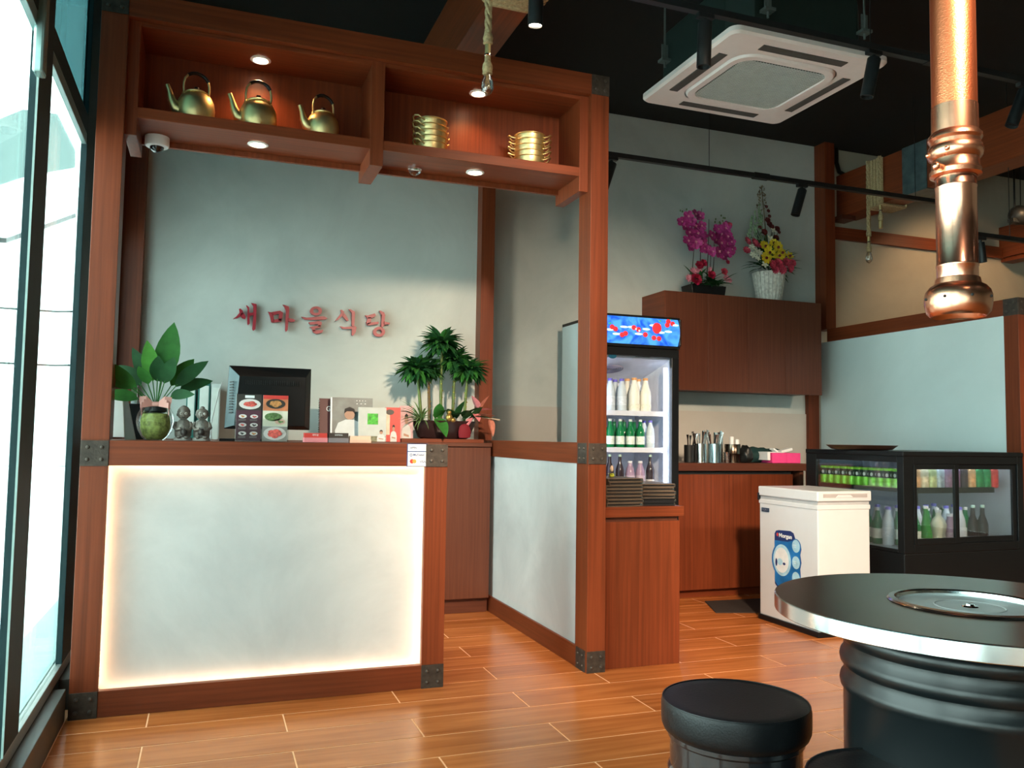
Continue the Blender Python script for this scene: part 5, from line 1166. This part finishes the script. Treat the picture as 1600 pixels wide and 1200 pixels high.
for k in range(70):
    f_ = rn.random(); q = P3(*zoomxy(1020+rn.uniform(-60, 60)*(f_**.5), 75+f_*230), 5.52+rn.uniform(-.03, .03)); lm.leaf(q, (rn.uniform(-1, 1), rn.uniform(-1, .2), rn.uniform(.2, 1)), .026, .010, .2, 3)
lm.tube([P3(*zoomxy(1020, 80), 5.52), P3(*zoomxy(1050, 400), 5.53), (4.21, 5.55, ZF+.2)], .004, 6)
mk('olive_sprig', lm, col('olive_brown_leaf', (.12, .09, .04), .6, var=.4), fa, smooth=True, kind='stuff')
lm = MB()
for k in range(90):
    a_, b_ = zoomxy(rn.uniform(880, 1330), rn.uniform(640, 850)); q = P3(a_, b_, 5.50); c_ = Vector((4.20, 5.54, ZF+.26)); d = (q-c_); lm.leaf(c_+d*.35, d+Vector((0, rn.uniform(-.15, .05), rn.uniform(-.1, .1))), min(.2, d.length*.95), rn.uniform(.014, .03), .5, 5)
for k in range(26):
    a_, b_ = zoomxy(rn.uniform(870, 1200), rn.uniform(430, 640)); q = P3(a_, b_, 5.54); lm.leaf((4.20, 5.55, ZF+.3), q-Vector((4.20, 5.55, ZF+.3)), (q-Vector((4.2, 5.55, ZF+.3))).length, .02, .1, 5)
mk('foliage', lm, GL2, fa, smooth=True, kind='stuff')

# ================================================================== CHEST FREEZER
fz_ = thing('chest_freezer', 'small white chest freezer with a blue sticker on its side', 'freezer', (3.46, 4.15, 0))
q0, q1, w0, w1 = 3.275, 3.655, 3.89, 4.43
mk('body', MB().box((q0+.004, w0+.004, .03), (q1-.004, w1-.004, .74)), WHITEG, fz_, bevel=.006)
mk('base', MB().box((q0-.004, w0-.004, 0), (q1+.004, w1+.004, .032)), BLK, fz_, bevel=.004)
ld = mk('lid', MB().box((q0-.004, w0-.006, .762), (q1+.004, w1, .822)), WHITEG, fz_, bevel=.008, seg=3)
mk('gasket', MB().box((q0+.006, w0+.006, .74), (q1-.006, w1-.006, .762)), col('grey_gasket', (.45, .45, .46), .5), fz_)
mk('upper_band', MB().box((q0, w0, .715), (q1, w1, .742)), WHITEG, fz_, bevel=.004)
mk('handle_recess', MB().box((q0+.035, w0-.0075, .785), (q1-.03, w0-.0055, .806)), col('recess_grey', (.42, .38, .37), .5), ld)
mk('handle_grip', MB().prism([(q0+.12, w0-.009, .784), (q1-.13, w0-.009, .784), (q1-.15, w0-.009, .800), (q0+.14, w0-.009, .800)], (0, .003, 0)), WHITEG, ld, bevel=.002)
mk('control_knob', MB().cyl((q0+.075, w0, .105), (q0+.075, w0-.01, .105), .010, 16).cyl((q0+.11, w0, .095), (q0+.11, w0-.003, .095), .004, 10), BLK, fz_, smooth=True)
mk('model_badge', MB().box((q0-.001, w1-.10, .665), (q0+.004, w1-.03, .69)), col('dark_badge', (.03, .05, .09), .3), fz_)
text('badge_word', 'MCF-1', .016, STEELB, fz_, (q0-.002, w1-.065, .6775), ux=Vector((0, -1, 0)), width=.05)
mk('hinge', MB().box((q0-.006, w1-.012, .735), (q0+.01, w1+.004, .78)), BLK, fz_)
# sticker in the plane x = q0 : coordinates from the photograph
def SX(px, py): q = at(px, py, x=q0); return (q0+.0035, q.y, q.z)
z7 = lambda a, b: SX(1160+a/4.2875, 740+b/4.2875)
def flat(pts, o, m_, nm_): return mk(nm_, MB().prism([(q0+.004-o, y, z) for (_, y, z) in pts], (-.0006, 0, 0)), m_, fz_)
BLS = col('sticker_blue', (.015, .16, .45), .35, var=.3, scale=12); NV = col('sticker_navy', (.015, .03, .14), .35); SKY = col('sticker_sky', (.40, .65, .78), .35, var=.15, scale=25)
def oval(a, b, ra, rb, o, m_, nm_):
    c_ = z7(a, b); e1 = z7(a+ra, b); e2 = z7(a, b+rb); dy = (e1[1]-c_[1]); dz = (e2[2]-c_[2])
    flat([(0, c_[1]+dy*cos(k*pi/14), c_[2]+dz*sin(k*pi/14)) for k in range(28)], o, m_, nm_)
flat([z7(*p) for p in ((213,440),(213,400),(222,382),(240,378),(318,385),(340,400),(352,440),(385,470),(392,510),(385,545),(392,600),(385,640),(388,700),(385,760),(330,775),(235,765),(215,735))], .0004, NV, 'sticker')
flat([z7(*p) for p in ((213,445),(300,458),(330,450),(385,500),(385,600),(385,755),(330,770),(240,755),(216,720))], .0012, BLS, 'sticker_field')
oval(262, 580, 68, 116, .0020, BLS, 'sticker_ring'); oval(264, 580, 60, 106, .0028, SKY, 'sticker_ring'); oval(262, 580, 48, 84, .0036, PAPER, 'sticker_ring')
oval(252, 590, 18, 22, .0044, SKY, 'sticker_cup'); oval(228, 592, 6, 26, .0044, NV, 'sticker_arrow'); oval(280, 605, 9, 9, .0044, NV, 'sticker_arrow')
for b_ in (490, 600, 705): oval(358, b_, 32, 52, .0022, BLS, 'sticker_bubble'); oval(358, b_-3, 26, 43, .003, SKY, 'sticker_bubble')
c_ = z7(285, 420)
text('brand_word', 'Morgan', .034, PAPER, fz_, (q0+.0025, c_[1], c_[2]), ux=Vector((0, -1, 0)), width=abs(z7(245, 420)[1]-z7(330, 420)[1]), bold=.0008)
oval(233, 408, 6, 12, .002, PRED, 'brand_mark')
for i, b_ in enumerate((480, 590)): oval(350, b_, 12, 2, .004, PAPER, 'sticker_line'); oval(352, b_+12, 8, 2, .004, PAPER, 'sticker_line')
fm_ = thing('floor_mat', 'dark mat lying on the floor behind the white freezer', 'mat', (3.4, 4.75, 0)); mk('mat', MB().prism([(3.10, 4.64, .0005), (3.62, 4.50, .0005), (3.78, 4.95, .0005), (3.24, 4.98, .0005)], (0, 0, .006)), col('dark_brown_mat', (.03, .022, .018), .8, bump=.4), fm_)

# ================================================================== DISPLAY CHILLER
ch = thing('display_chiller', 'low black glass-sided display chiller full of bottles and cans', 'chiller', (4.3, 4.23, 0))
c0_, c1_, d0, d1, zt_, zb = 3.83, 4.79, 3.815, 4.66, 1.055, .46
mk('base', MB().box((c0_, d0, .02), (c1_+.03, d1, zb)), BLK, ch, bevel=.006)
mk('feet', MB().box((c0_+.03, d0+.03, 0), (c0_+.08, d0+.08, .02)).box((c1_-.08, d0+.03, 0), (c1_-.03, d0+.08, .02)).box((c0_+.03, d1-.08, 0), (c0_+.08, d1-.03, .02)).box((c1_-.08, d1-.08, 0), (c1_-.03, d1-.03, .02)), BLKM, ch)
T_ = mk('top_panel', MB().box((c0_-.004, d0-.004, zt_-.028), (c1_, d1, zt_)), BLK, ch, bevel=.004)
for n_, a, b in (('corner_post', (c0_, d0, zb), (c0_+.075, d0+.05, zt_-.028)), ('corner_post', (c1_-.05, d0, zb), (c1_, d0+.05, zt_-.028)), ('corner_post', (c0_, d1-.10, zb), (c0_+.03, d1, zt_-.028)), ('corner_post', (c1_-.03, d1-.03, zb), (c1_, d1, zt_-.028)),
                 ('upper_rail', (c0_+.075, d0, zt_-.075), (c1_-.05, d0+.03, zt_-.028)), ('lower_rail', (c0_+.075, d0, zb), (c1_-.05, d0+.03, zb+.05)), ('side_rail', (c0_, d0+.05, zt_-.065), (c0_+.02, d1-.10, zt_-.028)), ('side_rail', (c0_, d0+.05, zb), (c0_+.02, d1-.10, zb+.02))):
    mk(n_, MB().box(a, b), BLK, ch, bevel=.003)
xm = at(1494, 780, y=d0).x
for a, b, yy in ((c0_+.075, xm+.02, d0-.004), (xm, c1_-.05, d0+.012)):
    dd = mk('door', MB().box((a, yy, zb+.05), (a+.022, yy+.014, zt_-.075)).box((b-.032, yy, zb+.05), (b, yy+.014, zt_-.075)).box((a+.022, yy, zt_-.105), (b-.032, yy+.014, zt_-.075)).box((a+.022, yy, zb+.05), (b-.032, yy+.014, zb+.085)), BLK, ch, bevel=.002)
    mk('pane', MB().box((a+.022, yy+.005, zb+.085), (b-.032, yy+.008, zt_-.105)), GLASSC, dd)
mk('side_pane', MB().box((c0_+.006, d0+.05, zb+.02), (c0_+.010, d1-.10, zt_-.065)), GLASSC, ch)
mk('side_pane', MB().box((c1_-.012, d0+.05, zb), (c1_-.006, d1-.03, zt_-.03)), WHITEG, ch)
mk('rear_wall', MB().box((c0_+.03, d1-.02, zb), (c1_-.03, d1-.006, zt_-.028)), col('chiller_grey_liner', (.34, .42, .50), .35), ch)
mk('liner_floor', MB().box((c0_+.02, d0+.03, zb), (c1_-.02, d1-.02, zb+.022)), MATS['chiller_grey_liner'], ch)
zs = .835
mk('shelf', MB().box((c0_+.03, d0+.06, zs-.012), (c1_-.18, d1-.10, zs-.006)).box((c0_+.022, d0+.055, zs-.022), (c0_+.034, d1-.10, zs+.0)).box((c0_+.03, d0+.055, zs-.030), (c1_-.18, d0+.060, zs+.004)), BLKM, ch)
mk('led_tube', MB().box((c0_+.09, d0+.05, zt_-.04), (c1_-.09, d0+.062, zt_-.030)), emit('chiller_led', (.72, .88, 1), 40), ch)
mk('led_tube', MB().box((c0_+.09, d0+.066, zs-.022), (c1_-.20, d0+.076, zs-.013)), MATS['chiller_led'], ch)
mk('vent_grille', MB().box((c0_+.10, d0-.002, .08), (c1_-.10, d0+.001, .20)), BLKM, ch)
zsh = zs-.005
# shelf: green bottles by the side glass, coloured cans along the front
for k in range(11):
    y = 3.93+k*.062
    for c in range(2):
        lab = 'bright green can, %s, %s row by the side glass' % (nth(k, 11, ('nearest', 'farthest'), 'front'), ('outer', 'inner')[c])
        put_can('lime_can', (.22, .60, .05), c0_+.065+c*.066, y, zsh, lab, 'green cans by the side glass')
FC = [('orange_can', (.75, .42, .20)), ('cream_can', (.80, .70, .48)), ('pale_green_can', (.55, .62, .30)), ('silver_can', (.55, .62, .66)), ('mauve_can', (.33, .20, .30)), ('purple_can', (.20, .10, .18)), ('dark_can', (.06, .04, .05)), ('orange_can', (.75, .42, .20)), ('green_can', (.03, .25, .08)), ('green_can', (.03, .25, .08)), ('red_can', (.60, .04, .04)), ('red_can', (.60, .04, .04))]
SEEN = {}
for k, (cn, cc) in enumerate(FC[:10]):
    for r in range(2):
        put_can(cn, cc, c0_+.20+k*.0 + (k*.0635 if k < 9 else k*.0635), 3.925+r*.068, zsh, '%s drink can, %s in the %s row of the chiller shelf' % (cn.replace('_can', '').replace('_', ' '), nth(k, 11), ('front', 'rear')[r]), cn.replace('_', ' ')+'s on the chiller shelf')
for r in range(2):
    for c in range(2): put_can('red_can', (.60, .04, .04), c0_+.20+.0635*(10)+c*.0, 3.925+r*.068+c*.14, zsh, 'red drink can at the right end of the chiller shelf, %s' % ('frontmost', 'third from the front', 'second from the front', 'rearmost')[r*2+c if (r, c) != (0, 0) else 0], 'red cans on the chiller shelf') if c0_+.20+.635 < c1_-.15 or True else None
zl = zb+.023
row = [('wine', .12), ('soju', .20), ('wine', .285), ('jug', .385), ('purple', .478), ('clear', .556), ('dark', .665), ('dark', .745)]
names = {'wine': 'light green bottle', 'soju': 'green bottle', 'jug': 'ivory waisted bottle with a tan band', 'purple': 'mauve bottle', 'clear': 'clear bottle with a violet cap', 'dark': 'dark brown bottle'}
seenn = {}
for kd, dx in row:
    seenn[kd] = seenn.get(kd, 0)+1
    lab = names[kd]+' in the chiller\'s bottom front row'
    if kd in ('wine', 'dark'): lab += (', left one' if seenn[kd] == 1 else ', right one')
    put_bottle(kd, c0_+dx, 3.93, zl, lab, 'front row of bottles in the chiller')
for r in range(3):
    for k in range(9):
        if k*.08+.08 > .80: continue
        put_bottle('soju' if (k+r) % 3 else 'clear', c0_+.09+k*.078, 4.03+r*.085, zl, ('green bottle' if (k+r) % 3 else 'clear bottle')+', %s in the %s rear row, bottom of chiller' % (nth(k, 9), ('first', 'second', 'third')[r]), ('green' if (k+r) % 3 else 'clear')+' bottles at the back of the chiller')
for k in range(4): put_bottle('soju', c0_+.06, 4.02+k*.075, zl, 'green bottle standing low behind the side glass of the chiller', 'green bottles low behind the side glass') if k > 2 else None
cpt = thing('copper_tray', 'round copper-coloured tray lying on top of the black chiller', 'tray', (3.97, 4.30, zt_))
mk('tray', MB().lathe((3.975, 4.30, zt_), [(.0001, .012), (.15, .012), (.19, .004), (.20, .006), (.235, .03), (.238, .032), (.234, .031), (.198, .008), (.16, .015), (.0001, .015)], 48, cap=False, sx=1, sy=.8), mat('brown_copper', (.42, .19, .12), .3, .9), cpt, smooth=True)
mk('tray_foot', MB().lathe((3.975, 4.30, zt_), [(.17, 0), (.19, .006)], 40, cap=True, sy=.8), BLKM, cpt)

# black speaker hanging far right
sp = thing('ceiling_speaker', 'black round-backed speaker hung near the far right beam', 'speaker', (6.45, 5.2, 3.0))
q = at(1592, 336, y=5.2)
mk('shell', MB().ell((q.x, 5.2, q.z), (.085, .085, .085), 20, 12), BLKM, sp, smooth=True); mk('yoke', MB().box((q.x-.10, 5.17, q.z-.075), (q.x+.10, 5.23, q.z-.04)), BLKM, sp, bevel=.004)
mk('drop_rod', MB().tube([(q.x-.05, 5.2, q.z), (q.x-.045, 5.2, ZC)], .008, 8).tube([(q.x+.02, 5.2, q.z), (q.x+.03, 5.2, ZC)], .004, 6), BLKM, sp, smooth=True)
